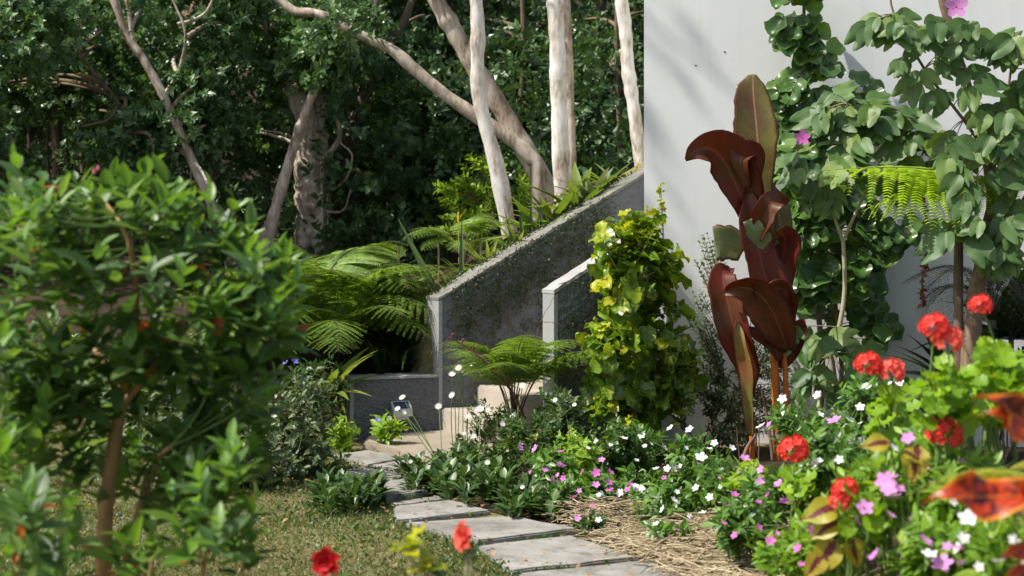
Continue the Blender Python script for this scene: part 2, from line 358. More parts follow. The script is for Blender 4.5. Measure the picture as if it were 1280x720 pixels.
def mat_roughcast():
    m, t, b, out = newmat('roughcast')
    tc = t.nodes.new('ShaderNodeTexCoord'); P = tc.outputs['Object']
    n1 = noise(t, 2.2, 5, P, .6); n2 = noise(t, 45, 3, P, .55, .4)
    vo = t.nodes.new('ShaderNodeTexVoronoi'); vo.feature = 'SMOOTH_F1'; vo.inputs['Scale'].default_value = 52; t.links.new(P, vo.inputs['Vector'])
    h = math_(t, 'ADD', math_(t, 'MULTIPLY', n2, .7), math_(t, 'MULTIPLY', vo.outputs['Distance'], -.6))
    c = ramp(t, n1, [(.3, (.095, .104, .118)), (.55, (.125, .135, .15)), (.8, (.16, .168, .182))])
    c = mixc(t, ramp(t, n2, [(.3, (0, 0, 0)), (.7, (1, 1, 1))]), c, (.15, .152, .156))
    t.links.new(c, b.inputs['Base Color']); b.inputs['Roughness'].default_value = .75
    bump(t, b, h, 1.0, .022); return m
def mat_paint(name, c0, c1, bscale=.25, stain=None):
    m, t, b, out = newmat(name)
    tc = t.nodes.new('ShaderNodeTexCoord'); P = tc.outputs['Object']
    n1 = noise(t, 1.1, 5, P, .6); n2 = noise(t, 60, 4, P, .6); n3 = noise(t, 9, 5, P, .7)
    c = mixc(t, ramp(t, n1, [(.3, (0, 0, 0)), (.7, (1, 1, 1))]), c0, c1)
    mp = t.nodes.new('ShaderNodeMapping'); mp.inputs['Scale'].default_value = (7, 7, .5); t.links.new(P, mp.inputs[0])
    c = mixc(t, ramp(t, noise(t, 1.2, 5, mp.outputs[0], .6), [(.5, (0, 0, 0)), (.8, (.5, .5, .5))]), c, tuple(x * .82 for x in c0))
    if stain: c = mixc(t, ramp(t, n3, [(.56, (0, 0, 0)), (.75, (1, 1, 1))]), c, stain)
    t.links.new(c, b.inputs['Base Color']); b.inputs['Roughness'].default_value = .6; b.inputs['Specular IOR Level'].default_value = .3
    bump(t, b, math_(t, 'ADD', math_(t, 'MULTIPLY', n2, .3), n3), bscale, .004); return m
def mat_concrete(name, a, b_, sc=3, bd=.004, moss=None):
    m, t, b, out = newmat(name)
    tc = t.nodes.new('ShaderNodeTexCoord'); P = tc.outputs['Object']
    n1 = noise(t, sc, 6, P, .65); n2 = noise(t, 90, 4, P, .6)
    oi = t.nodes.new('ShaderNodeObjectInfo')
    c = mixc(t, ramp(t, n1, [(.3, (0, 0, 0)), (.72, (1, 1, 1))]), a, b_)
    c = mixc(t, .35, c, ramp(t, n2, [(.3, (.4, .4, .4)), (.6, (1.1, 1.1, 1.1))]), 'MULTIPLY')
    c = mixc(t, .25, c, ramp(t, oi.outputs['Random'], [(0, (.6, .6, .62)), (1, (1.1, 1.08, 1.02))]), 'MULTIPLY')
    if moss:
        c = mixc(t, ramp(t, noise(t, 7, 6, P, .75), [(.5, (0, 0, 0)), (.64, (.8, .8, .8))]), c, moss)
    t.links.new(c, b.inputs['Base Color']); b.inputs['Roughness'].default_value = .85; b.inputs['Specular IOR Level'].default_value = .2
    bump(t, b, math_(t, 'ADD', n1, math_(t, 'MULTIPLY', n2, .5)), .6, bd); return m
M['ground'] = mat_ground(); M['soil'] = mat_soil(); M['roughcast'] = mat_roughcast()
M['house'] = mat_paint('house_paint', (.66, .675, .665), (.73, .745, .735), .3)
M['endpaint'] = mat_paint('end_paint', (.26, .27, .275), (.32, .325, .32), .4, (.2, .2, .18))
M['cap'] = mat_concrete('cap', (.15, .147, .135), (.235, .23, .21), 5, .006, (.06, .07, .02))
M['cap_small'] = mat_concrete('cap_small', (.28, .28, .28), (.36, .36, .355), 5, .004)
M['slab'] = mat_concrete('slab', (.19, .18, .165), (.39, .375, .34), 2.5, .004, (.13, .125, .095))
M['sandstone'] = mat_concrete('sandstone', (.26, .22, .17), (.36, .315, .25), 4)
M['step'] = mat_concrete('step', (.38, .33, .27), (.48, .43, .37), 4)
M['silver'] = plain('silver', (.55, .56, .58), .35, .5, .6, .05)
M['panel'] = plain('panel', (.02, .025, .06), .12, .6)
M['post_wood'] = bark_mat('post_wood', [(.3, (.22, .13, .09)), (.7, (.40, .26, .19))], 8, (1, 1, .1), .5)
M['post_dark'] = bark_mat('post_dark', [(.3, (.03, .025, .02)), (.7, (.08, .06, .05))], 8, (1, 1, .1), .5)
M['bamboo'] = bark_mat('bamboo', [(.3, (.28, .2, .1)), (.7, (.48, .36, .2))], 8, (1, 1, .2), .3)

# ------------------------------------------------------------------ frame of the stair walls
AL = math.radians(22)
WD = np.array([math.cos(AL), math.sin(AL)]); WN = np.array([-math.sin(AL), math.cos(AL)])   # along the stair, and back from it
WP = at(548, 370, 11.6)                                                                     # top front corner of the tall wall
def on_line(P, d, px):
    k = (px - CX) / F; return (k * P[1] - P[0]) / (d[0] - k * d[1])
def wpt(u, q, z): return np.array([WP[0] + WD[0] * u + WN[0] * q, WP[1] + WD[1] * u + WN[1] * q, z])
U_FAR = on_line(WP, WD, 805)
SLOPE = (CH + 85 / F * (WP[1] + WD[1] * U_FAR) - WP[2]) / U_FAR
U_LOW = on_line(WP, WD, 437)
Z_LOW = CH - 170 / F * 11.5
TH = .27
HP = np.array([(805 - CX) / F * 11.3, 11.3])                                                # near corner of the house
HT = math.radians(6)
HD = np.array([math.cos(HT), -math.sin(HT)]); HN = np.array([math.sin(HT), math.cos(HT)])
def house_y(x): return HP[1] + (x - HP[0]) / HD[0] * HD[1]

def terrain(x, y):
    u = (x - WP[0]) * WD[0] + (y - WP[1]) * WD[1]; q = (x - WP[0]) * WN[0] + (y - WP[1]) * WN[1]
    top = np.where(u < 0, .38 - .02 * np.clip(u + 3, 0, 3), np.clip(.80 + SLOPE * u, 0, 2.05))
    top = np.where(u > 0, top, .38) * 1.0
    lowtop = .38
    top = lowtop + (np.clip(WP[2] - .16 + SLOPE * u, 0, 2.2) - lowtop) * smooth(-.12, .02, u) * (1 - .9 * smooth(.9, 3.2, q))
    sharp = smooth(.08, .16, q); soft = smooth(-.9, 1.6, q)
    k = smooth(U_LOW - .5, U_LOW + .15, u)
    h = top * (sharp * k + soft * (1 - k))
    h = h + .17 * np.clip(q - .9, 0, 5.2) + .04 * np.clip(q - 6.1, 0, 14) + .4 * np.clip(q - 20, 0, 80)
    mound = .42 * smooth(.75, 1.5, x) * (1 - smooth(5.2, 6.6, y)) * smooth(-6, 0, y)
    h = h + mound + .015 * np.sin(x * 3.1 + 1) * np.sin(y * 2.3) * (1 - sharp * k)
    return h
def gz(x, y): return float(terrain(np.array(x, float), np.array(y, float)))

# ground sheet
gx = np.unique(np.concatenate([np.linspace(-400, -12, 14), np.linspace(-12, -3.2, 30), np.arange(-3.2, 3.2, .06), np.linspace(3.2, 14, 24), np.linspace(14, 400, 14)]))
gy = np.unique(np.concatenate([np.linspace(-300, -6, 12), np.linspace(-6, 10.4, 60), np.arange(10.4, 13.6, .06), np.linspace(13.6, 40, 40), np.linspace(40, 500, 16)]))
GX, GY = np.meshgrid(gx, gy); GZ = terrain(GX, GY)
nx, ny = len(gx), len(gy)
ii = (np.arange(ny - 1)[:, None] * nx + np.arange(nx - 1)[None]).ravel()
g = MB(); g.raw(np.stack([GX, GY, GZ], -1).reshape(-1, 3), np.stack([ii, ii + 1, ii + nx + 1, ii + nx], 1))
g.build('ground', M['ground'], None, True, 'structure')
# bed soil, a sheet on the ground right of the path
def sheet(name, poly_px, mat, n=60, dz=.006):
    P = np.array([gp(*p)[:2] for p in poly_px])
    # triangulated through bmesh then draped
    bm = bmesh.new(); f = bm.faces.new([bm.verts.new((p[0], p[1], 0)) for p in P])
    for c in np.arange(math.ceil(P[:, 0].min() / .1) * .1, P[:, 0].max(), .1):
        bmesh.ops.bisect_plane(bm, geom=bm.verts[:] + bm.edges[:] + bm.faces[:], plane_co=(c, 0, 0), plane_no=(1, 0, 0))
    for c in np.arange(math.ceil(P[:, 1].min() / .1) * .1, P[:, 1].max(), .1):
        bmesh.ops.bisect_plane(bm, geom=bm.verts[:] + bm.edges[:] + bm.faces[:], plane_co=(0, c, 0), plane_no=(0, 1, 0))
    for v in bm.verts: v.co.z = gz(v.co.x, v.co.y) + dz
    me = bpy.data.meshes.new(name); bm.to_mesh(me); bm.free(); me.materials.append(mat)
    return link(name, me, None, 'structure')
sheet('bed_soil', [(505, 570), (600, 560), (1500, 560), (2600, 800), (980, 800), (800, 705), (720, 665), (612, 641), (535, 612)], M['soil'])

# ------------------------------------------------------------------ paving
path = bpy.data.objects.new('path', None); COL.objects.link(path); path['kind'] = 'structure'
path['label'] = 'stepping path of grey concrete slabs winding up to the stone steps'
def prism(poly, z0, z1, seed=0, jit=.006, bev=.008, seg=6):
    rg = np.random.default_rng(seed); pts = []
    for i in range(len(poly)):
        a, b = np.array(poly[i][:2]), np.array(poly[(i + 1) % len(poly)][:2])
        for k in range(seg): pts.append(a + (b - a) * k / seg + rg.normal(0, jit if k else jit * .5, 2))
    bm = bmesh.new(); f = bm.faces.new([bm.verts.new((p[0], p[1], z1)) for p in pts]); f.normal_update()
    if f.normal.z < 0: f.normal_flip()
    r = bmesh.ops.extrude_face_region(bm, geom=[f]); 
    for v in r['geom']:
        if isinstance(v, bmesh.types.BMVert): v.co.z = z1
    for v in f.verts: v.co.z = z0
    tops = [e for e in bm.edges if all(v.co.z > z1 - 1e-5 for v in e.verts)]
    bmesh.ops.bevel(bm, geom=tops, offset=bev, segments=2, affect='EDGES')
    bmesh.ops.recalc_face_normals(bm, faces=bm.faces[:])
    return bm
def bm_obj(name, bm, mat, parent=None):
    me = bpy.data.meshes.new(name); off = wloc(parent)
    for v in bm.verts: v.co -= Vector(off)
    bm.to_mesh(me); bm.free(); me.materials.append(mat); return link(name, me, parent)
SLABS = [[(414, 574), (462, 567), (508, 577), (460, 586)], [(463, 587.5), (509, 580), (516, 589), (494, 593)], [(421, 593), (456, 588), (502, 596), (462, 602.5)],
         [(464, 604), (503, 598), (512, 609), (488, 615)], [(468, 617), (520, 611), (534, 620), (482, 628)], [(490, 633), (548, 624), (560, 628.5), (494, 637)],
         [(492, 639), (562, 630.5), (614, 644), (494, 657)], [(508, 660.5), (640, 652), (724, 668), (597, 683.5)],
         [(597, 688), (712, 674.5), (800, 702.5), (640, 719)], [(650, 724), (806, 708), (900, 736), (700, 765)]]
for i, s in enumerate(SLABS):
    bm_obj('paving_slab', prism([gp(*p) for p in s], -.03, .028 + .006 * math.sin(i * 2.1), i), M['slab'], path)

# ------------------------------------------------------------------ stone steps and landing
st = thing('garden_steps', 'pale stone steps rising between the grey parapet walls', 'steps', (*wpt(0, -.5, 0)[:2], 0))
o = bm_obj('landing', prism([gp(455, 561), gp(462, 553), wpt(0.25, -.01, 0), wpt(.45, -1.15, 0), gp(560, 588)], -.05, .055, 41, .008, .012), M['sandstone'], st)
for k in range(8):
    u0 = .02 + .29 * k
    bm_obj('step', prism([wpt(u0, -.012, 0), wpt(u0 + .31 if k < 7 else u0 + .5, -.012, 0), wpt(u0 + .31 if k < 7 else u0 + .5, -.90, 0), wpt(u0, -.90, 0)], -.02, .055 + .165 * (k + 1), 50 + k, .003, .012), M['step'], st)

# ------------------------------------------------------------------ walls of the stair
def wall_mesh(prof, q0, q1, mats, name, parent):
    """prof = side outline [(u, z)] counter-clockwise; front face at q0, back at q1"""
    n = len(prof); mb = MB()
    A = [wpt(u, q0, z) for u, z in prof]; B = [wpt(u, q1, z) for u, z in prof]
    mb.raw(A, [list(range(n))], None, 0); mb.raw(B, [list(range(n))[::-1]], None, 0)
    return mb, A, B
def quad(mb, a, b, c, d, mat=0): mb.raw([a, b, c, d], [(0, 1, 2, 3)], None, mat)
def parapet(root, u0, z0, u1, z1, q0, q1, base, capmat, ct=.022, rb='wall_face'):
    mb = MB()
    pr = [(u0 + .012, base), (u1, base), (u1, z1), (u0 + .012, z0)]
    A = [wpt(u, q0, z) for u, z in pr]; B = [wpt(u, q1, z) for u, z in pr]
    # the rough side is a fine grid so that its relief is real
    rg = np.random.default_rng(int(abs(u0) * 100) + 3)
    nu = int((u1 - u0) / .012); nz = 110
    us = np.linspace(u0 + .012, u1, nu); V = []
    T = np.linspace(0, 1, nz)
    uu, tt = np.meshgrid(us, T); zt = z0 + (z1 - z0) * (uu - u0) / (u1 - u0); zz = base + (zt - base) * tt
    R = rg.normal(0, 1, uu.shape)
    R = (R + np.roll(R, 1, 0) + np.roll(R, 1, 1) + np.roll(R, (1, 1), (0, 1))) / 4
    d = np.clip(R, -.4, 1.4) * .007; d[-1] = 0; d[0] = 0; d[:, 0] = 0; d[:, -1] = 0
    G = np.stack([WP[0] + WD[0] * uu + WN[0] * (q0 - d), WP[1] + WD[1] * uu + WN[1] * (q0 - d), zz], -1)
    i = (np.arange(nz - 1)[:, None] * nu + np.arange(nu - 1)[None]).ravel()
    mb.raw(G.reshape(-1, 3), np.stack([i, i + 1, i + nu + 1, i + nu], 1))
    quad(mb, B[1], B[0], B[3], B[2]); quad(mb, A[1], B[1], B[2], A[2]); quad(mb, A[0], A[3], B[3], B[0]); quad(mb, A[0], B[0], B[1], A[1]); quad(mb, A[3], A[2], B[2], B[3])
    mb.build(rb, M['roughcast'], root, True)
    # smooth painted end
    e = MB(); ew = .0
    P = [wpt(u0, q0 - .006, base), wpt(u0, q1 + .006, base), wpt(u0, q1 + .006, z0 + .002), wpt(u0, q0 - .006, z0 + .002)]
    Q = [wpt(u0 + .03, q0 - .006, base), wpt(u0 + .03, q1 + .006, base), wpt(u0 + .03, q1 + .006, z0 + .002), wpt(u0 + .03, q0 - .006, z0 + .002)]
    e.raw(P + Q, [(0, 3, 2, 1), (4, 5, 6, 7), (0, 4, 7, 3), (1, 2, 6, 5), (3, 7, 6, 2)])
    e.build('painted_end', M['endpaint'], root, False)
    # coping
    c = MB(); n = 24; uu = np.linspace(u0 - .004, u1, n); zz = z0 + (z1 - z0) * (uu - u0) / (u1 - u0)
    V = []; 
    for u, z in zip(uu, zz):
        j = rg.normal(0, .0025, 4)
        V += [wpt(u, q0 - .012 + j[0], z + .003), wpt(u, q0 - .01 + j[0], z + ct + j[1]), wpt(u, q1 + .01, z + ct + j[2]), wpt(u, q1 + .012, z + .003)]
    i = np.arange(n - 1) * 4
    Fc = np.concatenate([np.stack([i + k, i + (k + 1) % 4, i + 4 + (k + 1) % 4, i + 4 + k], 1)[:, ::-1] for k in range(4)])
    c.raw(V, Fc); c.raw(V[:4], [(0, 1, 2, 3)]); c.raw(V[-4:], [(3, 2, 1, 0)])
    c.build('coping', capmat, root, False)
wl = thing('parapet_wall', 'tall sloping roughcast grey wall with mossy coping beside the steps', 'wall', (*WP[:2], 0))
parapet(wl, 0, WP[2] - .035, 2.2, WP[2] - .035 + SLOPE * 2.2, 0, TH, -.1, M['cap'])
lw = thing('planter_wall', 'low grey roughcast planter wall carrying the solar light', 'wall', (*wpt(U_LOW, 0, 0)[:2], 0))
parapet(lw, U_LOW, Z_LOW - .02, -.004, Z_LOW - .02, -.003, TH - .02, -.1, M['cap_small'], .02)
sq = -1.1
sw = thing('parapet_wall', 'shorter sloping grey wall half hidden by the yellow-green shrub', 'wall', (*wpt(.5, sq, 0)[:2], 0))
SP = np.array([WP[0] + WN[0] * sq, WP[1] + WN[1] * sq]); us = on_line(SP, WD, 692); yS = SP[1] + WD[1] * us
uf = on_line(SP, WD, 745); zs0 = CH - 62 / F * yS; zs1 = CH - 28 / F * (SP[1] + WD[1] * uf)
ue = us + .75
parapet(sw, us, zs0 - .03, ue, zs0 - .03 + (zs1 - zs0) / (uf - us) * (ue - us), sq, sq + .19, -.1, M['cap_small'], .03)

# creeping fig on the tall wall and on the small one
def creeper(parent_label, urange, q, zf, mask, n, seed, name='creeping_fig', sz=(.014, .028)):
    rg = np.random.default_rng(seed)
    u = rg.uniform(*urange, n * 6); z = rg.uniform(0.1, 2.3, n * 6); top = zf(u)
    keep = (z < top) & (rg.random(n * 6) < mask(u, (top - z))); u, z = u[keep][:n], z[keep][:n]
    P = np.stack([wpt(a, q - rg.uniform(.008, .035), b) for a, b in zip(u, z)])
    N = nrm(np.array([-WN[0], -WN[1], .25]) + rg.normal(0, .45, (len(P), 3)))
    D = nrm(np.cross(N, rg.normal(0, 1, (len(P), 3))))
    root = thing(name, parent_label, 'climber', wpt(urange[0], q, 0.02))
    mb = MB(); mb.scatter(DIAMOND_W, P, D, N, rg.uniform(*sz, len(P)))
    mb.build('leaves', M['creeper'], root, False, 'stuff')
    sb = MB()
    for k in range(46):
        a = rg.choice(len(u)); L = [wpt(u[a], q - .012, z[a])]
        ang = rg.uniform(-2.6, -.5)
        for j in range(9):
            ang += rg.normal(0, .35); p = L[-1]
            L.append(p + np.array([WD[0] * math.cos(ang), WD[1] * math.cos(ang), math.sin(ang)]) * .045)
        sb.tube(np.array(L), .0022, 4)
    sb.build('stem', M['twig'], root)
def blobs(seed, n, ur, dr, rr):
    rg = np.random.default_rng(seed); c = np.stack([rg.uniform(*ur, n), rg.uniform(*dr, n), rg.uniform(*rr, n)], 1)
    return c
bl = blobs(5, 95, (.1, 1.5), (.0, .42), (.05, .13)); bl2 = blobs(6, 16, (0.15, 1.0), (.3, .75), (.03, .07))
def mask_big(u, d):
    r = np.zeros(len(u))
    for c in np.vstack([bl, bl2]): r = np.maximum(r, np.exp(-(((u - c[0]) ** 2 + (d - c[1]) ** 2) / c[2] ** 2)))
    return r * (.35 + .65 * (d > .03)) * (1 - smooth(1.25, 1.55, u)) * smooth(-.05, .3, u) + .004
M['creeper'] = leaf_mat('creeper', [(0, (.012, .03, .008)), (.7, (.03, .065, .014)), (1, (.09, .12, .02))], .5, .2)
creeper('dark creeping fig spread over the tall sloping grey wall', (0.02, 1.7), 0, lambda u: WP[2] + SLOPE * u + .01, mask_big, 4600, 7)
bl3 = blobs(9, 14, (us, us + .5), (0, .4), (.05, .1))
def mask_small(u, d):
    r = np.zeros(len(u))
    for c in bl3: r = np.maximum(r, np.exp(-(((u - c[0]) ** 2 + (d - c[1]) ** 2) / c[2] ** 2)))
    return r + .03
creeper('sparse creeping fig on the shorter grey wall', (us + .03, us + .7), sq, lambda u: zs0 + (zs1 - zs0) / (uf - us) * (u - us), mask_small, 700, 8)
# solar light
c = at(498, 512, 11.38); u_s = (c[0] - WP[0]) / WD[0]
c = wpt(u_s, -.004, c[2])
so_ = thing('solar_wall_light', 'small silver solar light fixed to the low grey planter wall', 'light', c)
def wbox(mb, u0, u1, q0, q1, z0, z1, tilt=0, mat=0):
    V = [wpt(u_s + u, -.004 + q, c[2] + z) for (u, q, z) in [(u0, q0, z0), (u1, q0, z0), (u1, q1, z0), (u0, q1, z0), (u0, q0, z1 - tilt), (u1, q0, z1 - tilt), (u1, q1, z1), (u0, q1, z1)]]
    mb.raw(V, [(0, 3, 2, 1), (4, 5, 6, 7), (0, 1, 5, 4), (1, 2, 6, 5), (2, 3, 7, 6), (3, 0, 4, 7)], None, mat)
mb = MB(); wbox(mb, -.075, .075, -.085, -.01, -.055, .055, .06); mb.build('housing', M['silver'], so_, False)
mb = MB(); V = [wpt(u_s + u, -.004 + q, c[2] + z + .003) for (u, q, z) in [(-.06, -.076, .0015), (.06, -.076, .0015), (.06, -.02, .047), (-.06, -.02, .047)]]
mb.raw(V, [(0, 1, 2, 3)]); mb.build('solar_panel', M['panel'], so_, False)
mb = MB(); wbox(mb, -.05, .05, -.07, -.02, -.08, -.056); mb.build('lamp_lens', M['petal_white'], so_, False)

# ------------------------------------------------------------------ house
hs = thing('house', 'pale grey rendered house wall behind the shrubs and canna', 'house', (*HP, 0))
def hpt(a, b, z): return np.array([HP[0] + HD[0] * a + HN[0] * b, HP[1] + HD[1] * a + HN[1] * b, z])
mb = MB()
V = [hpt(a, b, z) for z in (-.3, 4.6) for a, b in ((0, 0), (9, 0), (9, 6), (0, 6))]
mb.raw(V, [(0, 3, 2, 1), (4, 5, 6, 7), (0, 1, 5, 4), (1, 2, 6, 5), (2, 3, 7, 6), (3, 0, 4, 7)])
mb.build('wall', M['house'], hs, False)
mb = MB(); V = [hpt(a, b, z) for z in (4.603, 4.8) for a, b in ((-.03, -.03), (9.1, -.03), (9.1, 6.1), (-.03, 6.1))]
mb.raw(V, [(0, 3, 2, 1), (4, 5, 6, 7), (0, 1, 5, 4), (1, 2, 6, 5), (2, 3, 7, 6), (3, 0, 4, 7)])
mb.build('roof', M['cap_small'], hs, False)
for (px, py) in ((872, 82), (908, 65), (1120, 425)):
    x = (px - CX) / F * 11.15; a = (x - HP[0]) / HD[0]; mb = MB(); p = hpt(a, -.002, at(px, py, house_y(x))[2])
    mb.raw([p + np.array([math.cos(k) * .009, 0, math.sin(k) * .006]) + np.array([0, -.001 if k else -.001, 0]) for k in np.linspace(0, 5.5, 8)], [list(range(8))])
    mb.build('chip', M['post_dark'] if py < 200 else M['petal_white'], hs, False)
#--MORE--
# ------------------------------------------------------------------ plant tools
def circ(w, tip=.0):
    def circ_(t): return w * max(math.sqrt(max(0, 1 - (2 * t - 1) ** 2)), tip * (t > .5))
    return circ_
T = {
 'tib': leaf_t(elliptic(.205), 7, 5, .3, .22), 'tib2': leaf_t(elliptic(.19), 7, 5, .45, .05),
 'ell': leaf_t(elliptic(.2), 5, 3, .3, .15), 'ell2': leaf_t(elliptic(.17), 5, 3, .2, .3),
 'ovate': leaf_t(ovate(.3), 6, 5, .25, .2, .08, 1.5), 'broad': leaf_t(circ(.38), 8, 5, .2, .3, .14, 2.2), 'broad2': leaf_t(circ(.36), 8, 5, .4, .15, .16, 1.9),
 'round': leaf_t(circ(.48), 8, 5, .25, .2, .12, 1.4), 'cup': leaf_t(circ(.5), 8, 5, .5, -.1, .12, 1.7),
 'lobed': leaf_t(circ(.48, .88), 10, 9, .10, .2, .05, 1.3, .42), 'lobed2': leaf_t(circ(.47, .9), 10, 9, .3, .15, .05, 1, .42),
 'obov': leaf_t(obov(.2), 6, 3, .25, .3), 'strap': leaf_t(strap(.045), 9, 3, .4, .55), 'strapw': leaf_t(ovate(.1, .8), 8, 3, .4, .45), 'spear': leaf_t(strap(.035), 7, 3, .9, .04),
 'disc': disc_t(18, .22, 7, .3), 'coleus': leaf_t(ovate(.36, .7), 7, 5, .2, .25, .06, 4), 'redcroton': leaf_t(ovate(.22, .8), 9, 5, .3, .15, .15, 1.5),
}
T['disc'] = tuple(map(np.array, T['disc']))
def tmesh(tn, mat, name='leaf'):
    mb = MB(); mb.raw(*T[tn][:2], T[tn][2]); return mb.mesh(name, M[mat], True)
class LK:
    """a kind of leaf: template, material, one shared mesh"""
    def __init__(s, tn, mat): s.tn, s.mat, s.me = tn, mat, None
    def mesh(s):
        if s.me is None: s.me = tmesh(s.tn, s.mat)
        return s.me
def L2(mat, *tns): return [LK(t, mat) for t in tns]
KIND = {
 'tib_old': L2('tib_old', 'tib', 'tib2'), 'tib_new': L2('tib_new', 'tib2', 'tib'), 'tib_red': L2('tib_red', 'tib'),
 'aralia': L2('aralia', 'round', 'cup'), 'bauhinia': L2('bauhinia', 'lobed', 'lobed2'), 'croton_old': L2('croton_old', 'broad', 'broad2'), 'croton_new': L2('croton_new', 'broad2', 'broad'),
 'vinca_light': L2('vinca_light', 'ell', 'ell2'), 'vinca': L2('vinca', 'ell', 'ell2'), 'geranium': L2('geranium', 'disc'), 'coleus': L2('coleus', 'coleus'), 'rosette': L2('rosette', 'obov'),
 'mid': L2('mid_leaf', 'ovate', 'ell'), 'grey': L2('grey_leaf', 'ell', 'ovate'), 'lime': L2('lime_leaf', 'ell', 'ovate'), 'redcroton': L2('redcroton', 'redcroton'), 'dry': L2('dry', 'ell2'),
}
def inframe(P, m=30):
    px = CX + P[:, 0] / P[:, 1] * F; py = CY + (CH - P[:, 2]) / P[:, 1] * F
    return (px > -m) & (px < 1280 + m) & (py > -m) & (py < 720 + m) & (P[:, 1] > .5)
class Plant:
    def __init__(s, name, label, cat, loc, group=None):
        s.root = thing(name, label, cat, loc, group); s.st = MB(); s.tw = MB(); s.lv = {}
    def add(s, kind, P, D, N, S):
        P = np.asarray(P, float).reshape(-1, 3); n = len(P); S = np.broadcast_to(np.asarray(S, float), (n,))
        D = np.broadcast_to(np.asarray(D, float), (n, 3)); N = np.broadcast_to(np.asarray(N, float), (n, 3))
        s.lv.setdefault(kind, []).append((P, D, N, S))
    def finish(s, stem_mat='twig', parts=0, lname='leaf', sname='foliage', stname='stem', stuffmat=None, minpx=9):
        if s.st.n: s.st.build(stname, M[stem_mat], s.root)
        if s.tw.n: s.tw.build('twigs', M['twig_green'], s.root, True, 'stuff')
        A = []
        for k, L in s.lv.items():
            P, D, N, S = (np.concatenate([l[i] for l in L]) for i in range(4))
            A.append((k, P, D, N, S))
        if not A: return s.root
        kid = np.concatenate([np.full(len(a[1]), i) for i, a in enumerate(A)])
        P, D, N, S = (np.concatenate([a[i] for a in A]) for i in (1, 2, 3, 4))
        sc = S / np.maximum(P[:, 1], .3) * F * inframe(P); order = np.argsort(-sc)
        pick = order[:parts]; pick = pick[sc[pick] > minpx]
        mask = np.zeros(len(P), bool); mask[pick] = True
        for i in pick:
            ks = KIND[A[kid[i]][0]]; put(lname, ks[i % len(ks)].mesh(), s.root, P[i], D[i], N[i], S[i])
        rest = ~mask
        if rest.any():
            mb = MB(); mats = []
            for j, a in enumerate(A):
                m = rest & (kid == j)
                if not m.any(): continue
                ks = KIND[a[0]]; mats.append(M[ks[0].mat]); idx = np.nonzero(m)[0]
                for q in range(len(ks)):
                    I = idx[idx % len(ks) == q]
                    if len(I): mb.scatter(T[ks[q].tn], P[I], D[I], N[I], S[I], len(mats) - 1)
            mb.build(sname, mats, s.root, True, 'stuff')
        return s.root
def leafy(rg, P0, D0, L, nl, size, spread=1.0, opp=True, up=.5, t0=.1, sj=.25, droop=0.0, tipup=.4):
    """leaves along straight twigs: P0, D0 (T,3), L (T,) -> flat arrays"""
    Tn = len(P0); D0 = nrm(D0); j = np.arange(nl)
    t = t0 + (1 - t0) * ((j // 2 if opp else j) + .5) / max(1, (nl / 2 if opp else nl))
    t = np.clip(t, 0, 1); t = np.sort(t)
    ref = np.where(np.abs(D0[:, 2:3]) > .8, np.array([[1., .2, 0]]), UP[None])
    A = nrm(np.cross(D0, ref)); B = np.cross(D0, A)
    az = rg.uniform(0, 6.28, Tn)[:, None] + ((j // 2) * 1.57 + (j % 2) * math.pi if opp else j * 2.4)[None] + rg.normal(0, .25, (Tn, nl))
    O = np.cos(az)[..., None] * A[:, None] + np.sin(az)[..., None] * B[:, None]
    k = (spread * (1 - tipup * t ** 2))[None] + rg.normal(0, .18, (Tn, nl))
    D = np.sin(k)[..., None] * O + np.cos(k)[..., None] * D0[:, None]
    D[..., 2] -= droop
    P = P0[:, None] + D0[:, None] * (L[:, None] * t[None])[..., None]
    N = np.cos(k)[..., None] * -O + np.sin(k)[..., None] * D0[:, None] + up * UP
    S = size * (1 + rg.normal(0, sj, (Tn, nl))).clip(.45, 1.7) * (1 - .25 * t ** 4)[None]
    N = N + rg.normal(0, .15, N.shape)
    return P.reshape(-1, 3), nrm(D).reshape(-1, 3), nrm(N).reshape(-1, 3), S.ravel(), np.repeat(np.broadcast_to(t[None], (Tn, nl)).ravel()[:, None], 1, 1).ravel()
def framework(pl, rg, base, tips, nm, r0, r1, twl, tr=.003, rise=.5, jb=.04):
    """main stems from the base, and twigs to every tip; returns twig starts, directions and lengths"""
    base = np.asarray(base, float); tips = np.asarray(tips, float)
    mi = rg.choice(len(tips), min(nm, len(tips)), False); mains = []
    for i in mi:
        b = base + np.array([rg.normal(0, jb), rg.normal(0, jb), 0]); e = tips[i] * .8 + base * .2
        c = b + (e - b) * .35 + np.array([0, 0, (e[2] - b[2]) * rise * .6])
        P = bez(b, c, e, 9) + np.concatenate([[np.zeros(3)], rg.normal(0, .008, (8, 3))]); mains.append(P)
        pl.st.tube(P, np.linspace(r0, r1, 9), 6)
    Q = np.concatenate([p[3:] for p in mains])
    S_, D_, L_ = [], [], []
    for t in tips:
        d = np.linalg.norm(Q - t, axis=1) + 1.2 * np.maximum(0, Q[:, 2] - t[2]); q = Q[np.argmin(d)]
        v = t - q; L = np.linalg.norm(v)
        mid = q + v * .5 + np.array([0, 0, .08 * L]); P = bez(q, mid, t, 5); pl.st.tube(P, np.linspace(tr * 1.5, tr * .7, 5), 4, cap=False)
        dd = nrm(P[-1] - P[-2]); l = min(twl, L * .95 + .02); S_.append(t - dd * l); D_.append(dd); L_.append(l)
    return np.array(S_), np.array(D_), np.array(L_)
